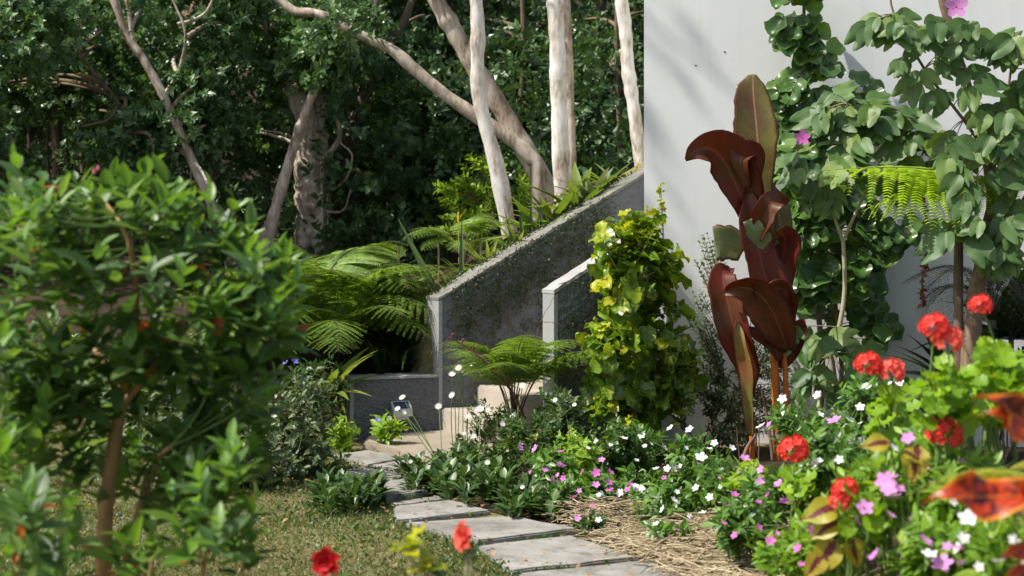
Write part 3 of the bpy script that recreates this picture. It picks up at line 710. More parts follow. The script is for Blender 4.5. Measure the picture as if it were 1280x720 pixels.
def blob_tips(rg, blobs, dY=.25):
    """blobs: (px, py, rx, ry, Y, n) -> points"""
    out = []
    for px, py, rx, ry, Y, n in blobs:
        a = rg.normal(0, 1, (n, 3)); a = a / np.linalg.norm(a, axis=1, keepdims=True) * rg.random((n, 1)) ** .4
        for q in a: out.append(at(px + rx * q[0], py + ry * q[1], Y + dY * q[2]))
    return np.array(out)

# flowers -------------------------------------------------------------
def petal_flower(n, wd, cup=.2, len_=.5, inner=.0, rows=4, ruff=0, layers=1):
    mb = MB(); rg = np.random.default_rng(n * 7 + layers)
    for l in range(layers):
        for k in range(n):
            a = 6.2832 * (k + l * .5) / n; tm = leaf_t(lambda t: wd * math.sin(math.pi * min(1, (t * .82 + .06))) ** .7, rows, 3, .15, -.15, ruff, 1.5)
            V = tm[0] * len_ * (1 - .25 * l); V = V + np.array([0, inner, 0])
            cu = cup + .45 * l + rg.normal(0, .06); c, s = math.cos(cu), math.sin(cu)
            V = np.stack([V[:, 0], V[:, 1] * c - V[:, 2] * s, V[:, 1] * s + V[:, 2] * c + .02 * l], 1)
            ca, sa = math.cos(a), math.sin(a); V = np.stack([V[:, 0] * ca - V[:, 1] * sa, V[:, 0] * sa + V[:, 1] * ca, V[:, 2]], 1)
            mb.raw(V, tm[1], tm[2])
    return mb
def dome(r, h, n=8, mat=0, z=0):
    mb = MB(); V = [(0, 0, h + z)]
    for i, (rr, zz) in enumerate(((.6, .75), (1, .1))):
        V += [(r * rr * math.cos(6.283 * k / n), r * rr * math.sin(6.283 * k / n), h * zz + z) for k in range(n)]
    Fc = [(0, 1 + k, 1 + (k + 1) % n, 1 + (k + 1) % n) for k in range(n)] + [(1 + k, 1 + n + k, 1 + n + (k + 1) % n, 1 + (k + 1) % n) for k in range(n)]
    mb.raw(V, Fc, None, mat); return mb
def merge(a, b, mat):
    for V, FI, FN, UV in zip(b.V, b.FI, b.FN, b.UV):
        pass
    off = a.n
    a.V += b.V; a.FI += [f + off for f in b.FI]; a.FN += b.FN; a.UV += b.UV; a.MI += [np.full(len(f), mat) for f in b.FN]; a.n += b.n
    return a
def vinca_mesh(col):
    f = petal_flower(5, .36, .08); merge(f, dome(.045, .03, 6, 0, .012), 1); return f.mesh('flower', [M[col], M['eye'] if col != 'petal_white' else M['yolk']], True)
FL = {'white': vinca_mesh('petal_white'), 'pink': vinca_mesh('petal_pink'), 'mauve': vinca_mesh('petal_mauve')}
FL['daisy'] = petal_flower(15, .13, .05, .42, .08, 3).mesh('flower', M['petal_white'], True)
FL['disc'] = dome(.13, .07, 8).mesh('disc', M['yolk'], True)
FL['blue'] = petal_flower(5, .3, .3).mesh('flower', M['petal_blue'], True)
def ruffle(col, n=6, layers=3):
    return petal_flower(n, .42, .25, .5, 0, 5, .25, layers).mesh('flower', M[col], True)
FL['hib'] = ruffle('petal_crimson'); FL['hib2'] = ruffle('petal_coral')
def head_mesh(col, seed, n=26):
    rg = np.random.default_rng(seed); mb = MB(); fl = petal_flower(5, .40, .12, .5)
    V = np.concatenate(fl.V); U = np.concatenate([u for u in fl.UV]); FI = np.concatenate(fl.FI).reshape(-1, 4)
    for k in range(n):
        z = 1 - 1.35 * (k + .5) / n; a = k * 2.4; r = math.sqrt(max(0, 1 - z * z)); d = np.array([r * math.cos(a), r * math.sin(a), z]) + rg.normal(0, .1, 3)
        mb.scatter((V, FI, np.zeros((len(V), 2))), [d * np.array([.40, .40, .30]) * rg.uniform(.85, 1.1)], [np.cross(d, rg.normal(0, 1, 3))], [d], rg.uniform(.30, .38))
    return mb.mesh('flower_head', M[col], True)
FL['head'] = [head_mesh('petal_red', 1), head_mesh('petal_coral', 2)]
def daisy(root, P, N, S, stem=None):
    o = put('flower', FL['daisy'], root, P, np.cross(N, [.3, .2, .9]), N, S * .72)
    d = bpy.data.objects.new('disc', FL['disc']); COL.objects.link(d); d.parent = o; d.location = (0, 0, .005)
    return o

# ferns -----------------------------------------------------------------
def frond_mesh(R, H, bare=.35, npair=19, wid=.3, seed=0, leafmat='fern', tipdrop=.25, name='frond', pdroop=.25, leaflets=15, lw=.026, fwd=.5, rmat='rachis', lf=.115):
    """one tree-fern frond in its own frame: rises along +z, arches out along +y"""
    rg = np.random.default_rng(seed); S = bez((0, 0, 0), (0, R * .12, H * 1.15), (0, R, H * (1 - tipdrop)), 40)
    mb = MB(); mb.tube(S, np.linspace(.007, .0018, 40), 5, 0)
    P, D, N, L = [], [], [], []
    tng = nrm(np.gradient(S, axis=0))
    for k in range(npair):
        t = bare + (1 - bare) * (k + .3) / npair; f = t * 39; i = int(min(38, f)); p = S[i] + (S[i + 1] - S[i]) * (f - i); tg = tng[i]
        q = (k + .3) / npair; pl = wid * (math.sin(math.pi * (.12 + .88 * q) ** .75) ** .8 * .95 + .05)
        nor = nrm(np.cross(np.array([1., 0, 0]), tg))
        for sgn in (-1, 1):
            d = nrm(np.array([sgn, 0, 0]) + tg * fwd * (.6 + q) - UP * .1 + rg.normal(0, .05, 3))
            m = max(4, int(leaflets * pl / wid)); s = np.linspace(.05, 1, m)
            C = p + d * (s * pl)[:, None] - UP * (pdroop * pl * s ** 2)[:, None]
            mb.tube(C[[0, m // 2, m - 1]], [.0016, .0012, .0006], 3, 0, False)
            cd = nrm(np.gradient(C, axis=0)); side = nrm(np.cross(cd, nor)); ll = pl * lf * (1 - s * .7) + .006
            for sg in (-1, 1):
                P.append(C); D.append(side * sg + cd * .45); N.append(np.tile(nor, (m, 1)) + rg.normal(0, .1, (m, 3))); L.append(ll)
    P, D, N, L = map(np.concatenate, (P, D, N, L))
    w = lw * 14
    w = w * 1.25; LT = (np.array([(-w * .5, 0, 0), (w * .5, 0, 0), (w * .42, .6, .02), (-w * .42, .6, .02), (0, 1, -.08)]), None, np.array([(0, 0), (0, 1), (.6, .9), (.6, .1), (1, .5)]))
    TV, _, TU = LT
    for Fc in (np.array([(0, 1, 2, 3)]), np.array([(3, 2, 4)])):
        mb.scatter((TV, Fc, TU), P, D, N, L, 1)
    return mb.mesh(name, [M[rmat], M[leafmat]], True)
FR = [frond_mesh(.8, .8, .40, 14, .29, i, tipdrop=(.05, .16, -.06)[i], leaflets=24, lw=.03) for i in range(3)]
FRL = [frond_mesh(.9, .12, .10, 10, .38, 5 + i, 'fern_lime', .9, pdroop=.6, leaflets=26, lw=.03, fwd=.3, rmat='rachis_green', lf=.19) for i in range(2)]
FRY = frond_mesh(.8, .4, .2, 16, .25, 9, 'fern_yellow', .4, rmat='rachis_green')
PALM = frond_mesh(.8, .7, .25, 22, .34, 11, 'strap_dark', .5, leaflets=4, lw=.02, fwd=.9)
def fern(label, base, n, S, fr, seed, az=None, tilt=(0, .35), stem=None, name='tree_fern', cat='fern', trunk_r=.03, group=None):
    rg = np.random.default_rng(seed); b = np.asarray(base, float)
    pl = Plant(name, label, cat, (b[0], b[1], gz(b[0], b[1])), group)
    crown = b + np.array([0, 0, 0.0])
    if stem: pl.st.tube(spline([(b[0] + .03, b[1], gz(b[0], b[1]) - .05), (b[0] - .01, b[1], (gz(b[0], b[1]) + b[2]) / 2), tuple(crown)], 10), np.linspace(trunk_r * 1.3, trunk_r, 10) * (1 + rg.normal(0, .05, 10)), 9); pl.finish('bark_brown', stname='trunk')
    for k in range(n):
        a = (az[k] if az is not None and k < len(az) else 6.2832 * k / n + rg.normal(0, .3)); tl = rg.uniform(*tilt)
        out = np.array([math.cos(a), math.sin(a), 0]); N = nrm(UP * math.cos(tl) + out * math.sin(tl)); D = nrm(out * math.cos(tl) - UP * math.sin(tl))
        put('frond', fr[k % len(fr)], pl.root, crown + out * .015, D, N, S * rg.uniform(.8, 1.12))
    return pl.root
# tufts --------------------------------------------------------------------
def tuft(name, label, cat, base, n, L, tn, mat, seed, spread=(.2, 1.1), parts=True, group=None, w=1.0):
    rg = np.random.default_rng(seed); b = np.array([base[0], base[1], gz(base[0], base[1]) if len(base) < 3 else base[2]])
    root = thing(name, label, cat, b, group); me = None; mb = MB()
    if parts: me = tmesh(tn, mat, 'blade')
    for k in range(n):
        a = k * 2.4 + rg.normal(0, .2); e = rg.uniform(*spread); out = np.array([math.cos(a), math.sin(a), 0])
        D = out * math.sin(e) + UP * math.cos(e); N = UP * math.sin(e) - out * math.cos(e) + rg.normal(0, .1, 3); s = L * rg.uniform(.6, 1.1)
        p = b + out * rg.uniform(0, .05 + .04 * (n > 60)) + UP * .0
        if parts: put('blade', me, root, p, D, -N if False else N, s)
        else: mb.scatter(T[tn], [p], [D], [N], s)
    if not parts: mb.build('blades', M[mat], root, True, 'stuff')
    return root
#--MORE--
# ------------------------------------------------------------------ forest
def to_path(pts, n=64):
    return spline([at(px, py, Y) for px, py, Y in pts], n)
def tree(label, stems, clumps, barkm, leafm='wood_leaf', seed=0, name='tree', size=.092, tm=DIAMOND_W, limbs=True, group=None):
    """stems: list of (points (px,py,Y) from the ground up, widths px at both ends); clumps: (px,py,Y,R,ntwig)"""
    rg = np.random.default_rng(seed); p0 = at(*stems[0][0][0]); b = np.array([p0[0], p0[1], gz(p0[0], p0[1])])
    root = thing(name, label, 'tree', b, group)
    allp = []
    for si, (pts, w0, w1) in enumerate(stems):
        P = to_path(pts); n = len(P)
        if si == 0 or pts[0][1] > 150:
            g0 = P[0].copy(); g0[2] = min(gz(g0[0], g0[1]) - .1, g0[2]); P = np.vstack([g0, P]); n += 1
        P = P + .010 * np.cumsum(rg.normal(0, .16, P.shape), 0) * np.linspace(0, 1, n)[:, None]
        R = np.linspace(w0, w1, n) * .45 * P[:, 1] / F; R = R * (1 + .05 * np.sin(np.arange(n) * .43 + si) + .03 * np.sin(np.arange(n) * 1.3 + seed)) + R[0] * .5 * np.exp(-np.arange(n) / 5.0) * (si == 0)
        for kn in range(3): R = R * (1 + rg.uniform(.05, .16) * np.exp(-((np.arange(n) - rg.uniform(5, n)) / 1.3) ** 2))
        mb = MB(); mb.tube(P, R, 18, rough=.012, seed=seed * 9 + si); mb.build('trunk' if si == 0 else 'limb', M[barkm], root); allp.append(P)
    if not clumps: return root
    Q = np.concatenate(allp); st = MB(); PP, DD, NN, SS = [], [], [], []
    for (px, py, Y, R, nt) in clumps:
        c = at(px, py, Y)
        if limbs:
            lowpen = np.maximum(0, Q[:, 2] - c[2] + .2); q = Q[np.argmin(np.linalg.norm(Q - c, axis=1) + lowpen)]
            bt = MB(); bt.tube(bez(q, (q + c) / 2 + np.array([rg.normal(0, .15), rg.normal(0, .15), .2]), c, 7), np.linspace(.028, .008, 7), 6, cap=False); bt.build('branch', M['twig' if barkm == 'bark_brown' else 'bark_pale'], root)
        o = rg.normal(0, 1, (nt, 3)); o = o / np.linalg.norm(o, axis=1, keepdims=True) * (rg.random((nt, 1)) ** .5) * R * np.array([1, 1, .75])
        d = nrm(o / R + rg.normal(0, .5, (nt, 3)) + np.array([0, 0, .05]))
        P, D, N, S, t = leafy(rg, c + o, d, rg.uniform(.15, .32, nt), 13, size, 1.0, False, .6)
        PP.append(P); DD.append(D); NN.append(N); SS.append(S)
    if st.n: st.build('branches', M['twig' if barkm == 'bark_brown' else 'bark_pale'], root)
    mb = MB(); mb.scatter(tm, np.concatenate(PP), np.concatenate(DD), np.concatenate(NN), np.concatenate(SS)); mb.build('crown', M[leafm], root, False, 'stuff')
    return root
RG = np.random.default_rng(77)
def rc(n, px, py, Y, R=(.3, .55), nt=(40, 70)):
    return [(RG.uniform(*px), RG.uniform(*py), RG.uniform(*Y), RG.uniform(*R), int(RG.uniform(*nt))) for _ in range(n)]
# pale trunk left of centre, with its crown and the tree mass of the left half
tree('thick pale tree trunk forking above the ferns, left of the walls', [([(397, 345, 17), (394, 300, 17), (391, 250, 17), (388, 205, 17), (392, 160, 17)], 58, 40),
      ([(390, 175, 17), (380, 140, 17), (365, 100, 17.2), (340, 60, 17.4), (318, 10, 17.6), (300, -60, 17.8)], 36, 14), ([(391, 170, 17), (402, 120, 17.2), (398, 70, 17.2), (405, 20, 17.3), (398, -60, 17.5)], 26, 12), ([(404, 200, 16.8), (425, 170, 16.6), (418, 130, 16.5), (436, 95, 16.5), (428, 50, 16.5)], 8, 4), ([(410, 240, 16.8), (432, 225, 16.6), (440, 195, 16.5), (425, 180, 16.5)], 4, 2), ([(408, 265, 16.8), (428, 262, 16.6), (438, 235, 16.5)], 4, 2), ([(345, 62, 16.9), (330, 30, 16.7), (322, -10, 16.7)], 9, 6)],
     rc(16, (285, 430), (-120, 120), (16.8, 17.8), (.25, .45)) + rc(6, (300, 372), (120, 250), (17.5, 18.2), (.18, .3), (30, 45)), 'bark_pale', seed=1)
tree('slim mottled tree leaning right across the thick pale trunk', [([(333, 300, 16), (348, 250, 16), (366, 190, 16), (383, 140, 16), (400, 100, 16), (416, 65, 16.1)], 17, 9)],
     rc(6, (380, 440), (20, 75), (15.8, 16.4), (.2, .35), (30, 50)), 'bark_pale', seed=2)
tree('slender forked tree leaning left through the leafy crowns', [([(290, 330, 15.6), (262, 250, 15.6), (240, 200, 15.6), (205, 120, 15.6), (180, 75, 15.6), (160, 45, 15.6), (138, -10, 15.6)], 14, 11), ([(166, 52, 15.6), (162, 20, 15.6), (155, -20, 15.6)], 7, 4), ([(240, 200, 15.6), (252, 215, 15.5), (262, 235, 15.4)], 6, 4), ([(222, 30, 15.6), (245, 24, 15.6), (262, 8, 15.5), (270, -20, 15.5)], 5, 3), ([(205, 120, 15.6), (225, 85, 15.55), (232, 40, 15.5), (215, 0, 15.5)], 6, 3)],
     rc(16, (150, 300), (-110, 215), (15.72, 16.3), (.25, .45)), 'bark_pale', seed=3)
tree('thin crooked tree bending left at the far side of the wood', [([(190, 330, 16), (166, 210, 16), (163, 165, 16), (148, 130, 16), (120, 95, 16), (95, 65, 16)], 9, 6), ([(148, 130, 15.9), (135, 150, 15.6), (100, 160, 15.5)], 5, 3), ([(95, 65, 15.9), (75, 30, 15.5), (40, 10, 15.4)], 5, 3), ([(75, 30, 15.5), (95, 22, 15.4), (118, 22, 15.4)], 4, 2), ([(165, 165, 15.7), (190, 172, 15.5), (196, 215, 15.5)], 6, 4)],
     rc(16, (-20, 170), (-110, 130), (16.9, 18), (.28, .5)) + rc(5, (30, 150), (130, 190), (16.8, 17.6), (.2, .3), (30, 45)), 'bark_brown', seed=4)
tree('narrow dark tree standing between the leaning forked tree and the thick pale trunk', [([(268, 330, 17), (262, 190, 17), (250, 130, 17), (240, 80, 17), (236, 20, 17)], 9, 7)],
     rc(10, (190, 330), (-100, 100), (17.7, 18.9), (.28, .5)), 'bark_brown', seed=5)
tree('bushy tree with low hanging leaves at the left edge', [([(-30, 340, 15), (-36, 200, 15), (-60, 60, 15), (-80, -120, 14.6), (-130, -400, 13.5), (-220, -800, 12)], 30, 12)],
     rc(22, (-160, 70), (-120, 230), (14.6, 15.8), (.3, .5)) + rc(3, (-626, -204), (-2022, -1389), (8.6, 9.6), (.6, .9), (10, 16)) + rc(8, (-420, -150), (-900, -300), (11, 14), (.4, .6), (20, 30)), 'bark_brown', seed=6)  # highest clumps hang out of view, added to dapple the sun on the house wall
# white stems above the bank
tree('straight white barked tree rising from the bank above the tall wall', [([(648, 330, 14.2), (637, 290, 14.2), (622, 210, 14.2), (604, 140, 14.2), (599, 100, 14.2), (600, 40, 14.2), (598, -20, 14.2), (592, -140, 14.3)], 23, 17)],
     rc(8, (500, 680), (-330, -160), (13.8, 15.4), (.35, .6)), 'bark_white', seed=7)
tree('two stemmed brown-grey tree leaning left behind the white tree', [([(700, 270, 15), (684, 235, 15), (655, 185, 15), (622, 130, 15), (590, 80, 15), (565, 35, 15), (540, -10, 15), (505, -90, 15.1)], 30, 22),
      ([(672, 205, 14.9), (640, 175, 14.9), (600, 148, 14.9), (562, 122, 14.9), (520, 88, 14.9), (490, 62, 14.9), (440, 38, 14.9), (405, 20, 14.9), (370, 14, 15), (330, -20, 15)], 21, 11)],
     rc(8, (380, 560), (-300, -90), (14.6, 16), (.35, .6)) + rc(3, (385, 440), (0, 60), (14.7, 15.3), (.18, .3), (24, 34)), 'bark_pale', seed=8)
tree('thick white trunk of the close pair beside the house', [([(708, 290, 14), (703, 230, 14), (699, 130, 14), (697, 60, 14), (694, -20, 14), (690, -150, 14)], 24, 22)],
     rc(8, (600, 800), (-340, -170), (13.8, 15.2), (.35, .6)), 'bark_white', seed=9)
tree('thinner tan trunk close behind the thick white trunk', [([(720, 290, 14.3), (716, 230, 14.3), (713, 130, 14.3), (710, 40, 14.3), (708, -20, 14.3), (712, -160, 14.4)], 12, 11)],
     rc(4, (680, 760), (-330, -190), (14, 15), (.3, .5)), 'bark_pale', seed=10)
tree('white trunk nearest the house corner above the wall', [([(806, 260, 13.9), (800, 200, 13.9), (793, 140, 13.9), (785, 90, 13.9), (781, 40, 13.9), (774, -10, 13.9), (762, -130, 14)], 17, 19)],
     rc(8, (700, 850), (-330, -150), (13.8, 15.2), (.35, .6)), 'bark_white', seed=11)
# darker trees behind
DK = [('dark brown tree with upswept limbs behind the leaning branch', [([(425, 330, 18.5), (432, 200, 18.5), (455, 120, 18.5), (468, 50, 18.5), (480, -40, 18.5)], 26, 12), ([(440, 170, 18.5), (470, 80, 18.6), (505, 30, 18.6), (530, -40, 18.7)], 18, 8)], (420, 560), 'bark_brown'),
      ('thin dark tree left of the white trunks, deep in shade', [([(655, 300, 19), (655, 235, 19), (650, 150, 19), (655, 60, 19), (650, -60, 19)], 9, 7)], (520, 700), 'bark_brown'),
      ('slim tan trunk between the white pair and the house', [([(777, 290, 18), (776, 215, 18), (774, 160, 18), (770, 60, 18), (772, -60, 18)], 8, 6)], (680, 860), 'bark_brown'),
      ('dim forest tree behind the thick pale trunk', [([(440, 320, 21), (436, 220, 21), (445, 120, 21), (440, -60, 21)], 14, 10)], (330, 500), 'bark_brown'),
      ('dim forest tree behind the forked leaning tree', [([(100, 320, 19), (104, 220, 19), (98, 120, 19), (108, -60, 19)], 8, 6)], (0, 220), 'bark_brown'),
      ('dim crooked forest tree right of the dark upswept tree', [([(560, 320, 22), (566, 220, 22), (556, 120, 22), (570, -60, 22)], 14, 10)], (470, 680), 'bark_brown')]
for i, (lab, stems, (a, b_), bk) in enumerate(DK):
    Y0 = stems[0][0][0][2]
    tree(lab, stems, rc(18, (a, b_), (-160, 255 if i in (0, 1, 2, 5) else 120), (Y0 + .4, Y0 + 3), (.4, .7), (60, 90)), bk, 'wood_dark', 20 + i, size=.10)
for i, (px, lab) in enumerate(((62, 'thin bare sapling trunk in the dark gap, leftmost of three'), (86, 'thin bare sapling trunk in the dark gap, middle of three'), (128, 'thin bare sapling trunk in the dark gap, rightmost of three'))):
    tree(lab, [([(px + 4, 330, 17.5), (px, 230, 17.5), (px - 3, 170, 17.5), (px + 6, 110, 17.6)], 5, 3)], rc(2, (px - 20, px + 30), (60, 110), (17.4, 18), (.2, .3), (20, 30)), 'bark_brown', 'wood_leaf', 40 + i, name='sapling')
# the wood behind reads as one mass
rg = np.random.default_rng(3); n = 9500
px = rg.uniform(-500, 900, n); Y = rg.uniform(22.5, 31, n); py = rg.uniform(-330, 310, n)
keep = (rg.random(n) < .6 + .4 * (py < 200)); px, py, Y = px[keep], py[keep], Y[keep]
P0 = np.stack([at(a, b, c) for a, b, c in zip(px, py, Y)]); P0 = P0[P0[:, 2] > terrain(P0[:, 0], P0[:, 1]) + .1]
P, D, N, S, t = leafy(rg, P0, rg.normal(0, 1, P0.shape), rg.uniform(.3, .7, len(P0)), 12, .17, 1.1, False, .5)
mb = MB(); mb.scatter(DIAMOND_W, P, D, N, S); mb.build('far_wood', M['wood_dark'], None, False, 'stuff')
mb = MB()
for k in range(46):
    px = rg.uniform(-300, 820); Y = rg.uniform(20, 28); a = at(px, 300, Y); z = gz(a[0], a[1])
    mb.tube(spline([(a[0], Y, z - .1), (a[0] + rg.normal(0, .1), Y, z + 1.5), (a[0] + rg.normal(0, .3), Y, z + 4), (a[0] + rg.normal(0, .5), Y, z + 7)], 9), np.linspace(.09, .04, 9) * rg.uniform(.5, 1.3), 6)
o = mb.build('far_wood_trunks', M['bark_brown'], None, True, 'stuff')

# undergrowth between the trunks, and a roof of leaves added to shade the wood to the left
n = 4600; px = rg.uniform(-200, 830, n); Y = rg.uniform(16.2, 22, n); P0 = np.stack([at(a, 300, b) for a, b in zip(px, Y)]); kp = (px > 390) | (rg.random(n) < .3); px, Y, P0 = px[kp], Y[kp], P0[kp]; n = len(P0); P0[:, 2] = terrain(P0[:, 0], P0[:, 1]) + rg.uniform(.02, 1, n) ** 1.3 * (2.6 - 1.5 * ((px > 40) & (px < 340)))
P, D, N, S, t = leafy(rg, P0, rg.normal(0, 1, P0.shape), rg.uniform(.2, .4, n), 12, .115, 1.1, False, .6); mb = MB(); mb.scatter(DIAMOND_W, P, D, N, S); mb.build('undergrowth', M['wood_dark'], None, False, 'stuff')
n = 700; P0 = np.stack([rg.uniform(-13, -6, n), rg.uniform(17.8, 23, n), rg.uniform(3.8, 7, n)], 1)
P, D, N, S, t = leafy(rg, P0, rg.normal(0, 1, P0.shape), rg.uniform(.3, .6, n), 12, .17, 1.1, False, .8); mb = MB(); mb.scatter(DIAMOND_W, P, D, N, S); mb.build('wood_shade_canopy', M['wood_leaf'], None, False, 'stuff')
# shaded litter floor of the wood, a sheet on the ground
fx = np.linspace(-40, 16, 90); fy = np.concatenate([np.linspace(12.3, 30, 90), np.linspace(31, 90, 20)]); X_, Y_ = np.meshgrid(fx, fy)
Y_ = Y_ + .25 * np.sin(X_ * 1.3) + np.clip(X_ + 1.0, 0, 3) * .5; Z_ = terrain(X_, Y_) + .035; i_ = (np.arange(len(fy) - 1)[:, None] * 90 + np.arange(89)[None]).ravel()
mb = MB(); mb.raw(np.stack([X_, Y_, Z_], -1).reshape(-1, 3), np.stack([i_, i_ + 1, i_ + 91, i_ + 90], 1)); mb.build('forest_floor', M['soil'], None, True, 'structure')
# ------------------------------------------------------------------ bank above the tall wall
rg = np.random.default_rng(12)
pl = Plant('lime_shrub', 'bright lime leafy shrub behind the straight white tree', 'shrub', (*at(590, 300, 15.2)[:2], gz(*at(590, 300, 15.2)[:2])))
tips = blob_tips(rg, [(590, 245, 48, 55, 15.2, 60), (575, 290, 40, 30, 15, 26), (620, 205, 18, 20, 15.2, 12), (555, 236, 20, 12, 15.2, 8)], .4)
s, d, l = framework(pl, rg, pl.root.location, tips, 6, .012, .006, .2)
P, D, N, S, t = leafy(rg, s, d + np.array([0, 0, .1]), l, 12, .075, 1.1, False, .8); pl.add('lime', P, D, N, S); pl.finish('twig', 0)
pl = Plant('lime_shrub', 'lime leaved shrub at the foot of the leaning two stemmed tree', 'shrub', (*at(668, 265, 15.6)[:2], gz(*at(668, 265, 15.6)[:2])))
tips = blob_tips(rg, [(662, 228, 22, 38, 15.6, 26)], .4); s, d, l = framework(pl, rg, pl.root.location, tips, 4, .01, .005, .2)
P, D, N, S, t = leafy(rg, s, d, l, 10, .08, 1.1, False, .8); pl.add('lime', P, D, N, S); pl.finish('twig', 0)
def bank(px, Y): p = at(px, 200, Y); return (p[0], p[1])
def behind_wall(px, q, dz=0):
    P = WP[:2] + WN * q; u = on_line(np.array([P[0], P[1]]), WD, px); p = wpt(u, q, 0); return (p[0], p[1])
TU = [(690, .5, 26, .42, 'strapw', 'strap_lime', 'bamboo-like grassy clump before the thick white trunk'), (668, .5, 16, .34, 'strapw', 'strap_lime', 'arching lime grass clump on the bank by the leaning trunk'),
      (742, .45, 34, .34, 'strapw', 'strap_pale', 'pale blue-green strappy clump between the trunks and the house'), (722, .42, 20, .40, 'strapw', 'strap_lime', 'tall lime grass clump at the thin tan trunk'),
      (770, .5, 26, .28, 'strapw', 'strap_lime', 'low lime grass clump near the house corner'), (648, .4, 22, .3, 'strap', 'strap_lime', 'grass clump at the foot of the straight white tree'),
      (612, .42, 26, .28, 'strap', 'strap_lime', 'fine grass clump above the moss covered coping'), (585, .4, 20, .22, 'strap', 'strap_lime', 'short grass clump low on the wall bank'), (792, .4, 20, .2, 'strap', 'strap_lime', 'topmost small grass clump touching the house corner')]
for i, (px, q, n, L, tn, mt, lab) in enumerate(TU):
    tuft('grass_clump', lab, 'grass clump', behind_wall(px, q), n, L * 1.25, tn, mt, 60 + i, (.15, 1.15), True, 'clumps on the bank above the wall')
# mossy growth and litter along the coping
rg = np.random.default_rng(31); u = rg.uniform(.02, 1.75, 900); q = TH + .02 + np.abs(rg.normal(0, .05, 900)) - .10 * (rg.random(900) < .5)
P = np.stack([wpt(a, b, WP[2] + SLOPE * a - .005) for a, b in zip(u, q)]); mb = MB()
mb.scatter(DIAMOND_W, P, rg.normal(0, 1, P.shape) + np.array([0, 0, .7]), rg.normal(0, 1, P.shape), rg.uniform(.012, .032, 900)); mb.build('coping_moss', M['creeper'], None, False, 'stuff')
u = rg.uniform(.05, 1.8, 2600); q = TH + .03 + rg.uniform(0, .5, 2600); P = np.stack([wpt(a, b, 0) for a, b in zip(u, q)]); P[:, 2] = terrain(P[:, 0], P[:, 1])
mb = MB(); mb.scatter(DIAMOND_W, P, rg.normal(0, 1, P.shape) + np.array([0, 0, .9]), rg.normal(0, 1, P.shape), rg.uniform(.03, .10, 2600)); mb.build('bank_groundcover', M['lime_leaf'], None, False, 'stuff')
# upright spear leaves
def spears(label, px, q, blades, seed):
    b = behind_wall(px, q); z = gz(*b); root = thing('spear_plant', label, 'plant', (b[0], b[1], z)); me = tmesh('spear', 'spear', 'blade')
    for dx, lean, L in blades:
        put('blade', me, root, (b[0] + dx, b[1], z - .05), (lean, 0, 1), (0, -1, .1), L)
spears('stiff spear leaved plant of five blades at the foot of the white tree', 655, .42, [(-.06, -.25, .42), (0, -.08, .5), (.05, .02, .55), (.09, .1, .45), (.14, 0, .5)], 1)
spears('single tall dark green spear blade behind the mossy coping', 577, .36, [(0, 0, .62)], 2)
spears('long pale spear blade leaning left above the ferns', 556, .35, [(0, -.52, .8)], 3)
spears('short green spear blade between the mossy coping and lime shrub', 594, .4, [(0, .12, .45), (.03, .2, .3)], 4)
for i, (px, y0, y1, Y, r, lab, mt) in enumerate(((548, 292, 350, 12.9, .009, 'short tan bamboo stake among the ferns by the coping', 'bamboo'), (498, 308, 370, 12.9, .014, 'pale wooden stake standing in the middle of the ferns', 'bamboo'), (573, 265, 320, 13.1, .006, 'thin yellow tipped stake beside the tall green spear', 'bamboo'),
        (30, 490, 640, 9.0, .030, 'reddish timber post behind the glossy shrub at far left', 'post_wood'), (36, 500, 640, 9.2, .022, 'dark timber post close behind the reddish post', 'post_dark'))):
    a, b_ = at(px, y0, Y), at(px + 1, y1, Y); b_[2] = gz(b_[0], b_[1]) - .1 if i != 1 else b_[2] - .5
    mb = MB(); k = 4 if r > .02 else 8; mb.tube(np.linspace(b_, a, 6), r, k); b_2 = np.array([b_[0], b_[1], gz(b_[0], b_[1])])
    root = tag(mb.build('post' if i > 2 else 'stake', M[mt], None, i < 3), lab, 'post' if i > 2 else 'stake')
    if i == 2: 
        mb = MB(); mb.tube([a - UP * .09, a + UP * .002], r * 1.25, 8); mb.build('yellow_band', M['yolk'], root)

# ------------------------------------------------------------------ tree ferns in the planter and in front
def fb(px, Y): p = at(px, 300, Y); return np.array([p[0], p[1], gz(p[0], p[1])])
FN = [(425, 12.2, 16, 1.0, 'tall tree fern on dark stalks beside the end of the tall wall', (0, .3)), (385, 12.2, 14, 1.28, 'tree fern with raised fronds in front of the thick pale trunk', (0, .3)),
      (440, 12.75, 16, 1.06, 'broad tree fern in the middle of the planter', (.1, .4)), (400, 11.95, 13, .85, 'low bright tree fern over the dark strappy clump', (.15, .5)), (580, 13.0, 13, .55, 'tree fern peeping over the mossy coping', (.1, .5)),
      (340, 12.2, 12, 1.0, 'tree fern half hidden by the glossy shrub', (.1, .4)), (425, 13.4, 12, 1.0, 'shaded tree fern farthest back by the pale stake', (.1, .4))]
for i, (px, Y, n, S, lab, tl) in enumerate(FN):
    fern(lab, fb(px, Y), n + 4, S, FR, 100 + i, None, (-.12, .65))
# the one on the right of the path, by the steps
b = fb(642, 10.5); fern('arching tree fern in front of the steps with a long frond to the left', b + np.array([0, 0, .16]), 17, .76, FR, 120, [3.05, 3.3, 2.6, 4.1, 3.6, .3, 5.2, 2.2, 1.7, .8, 5.8, 4.6], (-.22, .22), True, trunk_r=.035)
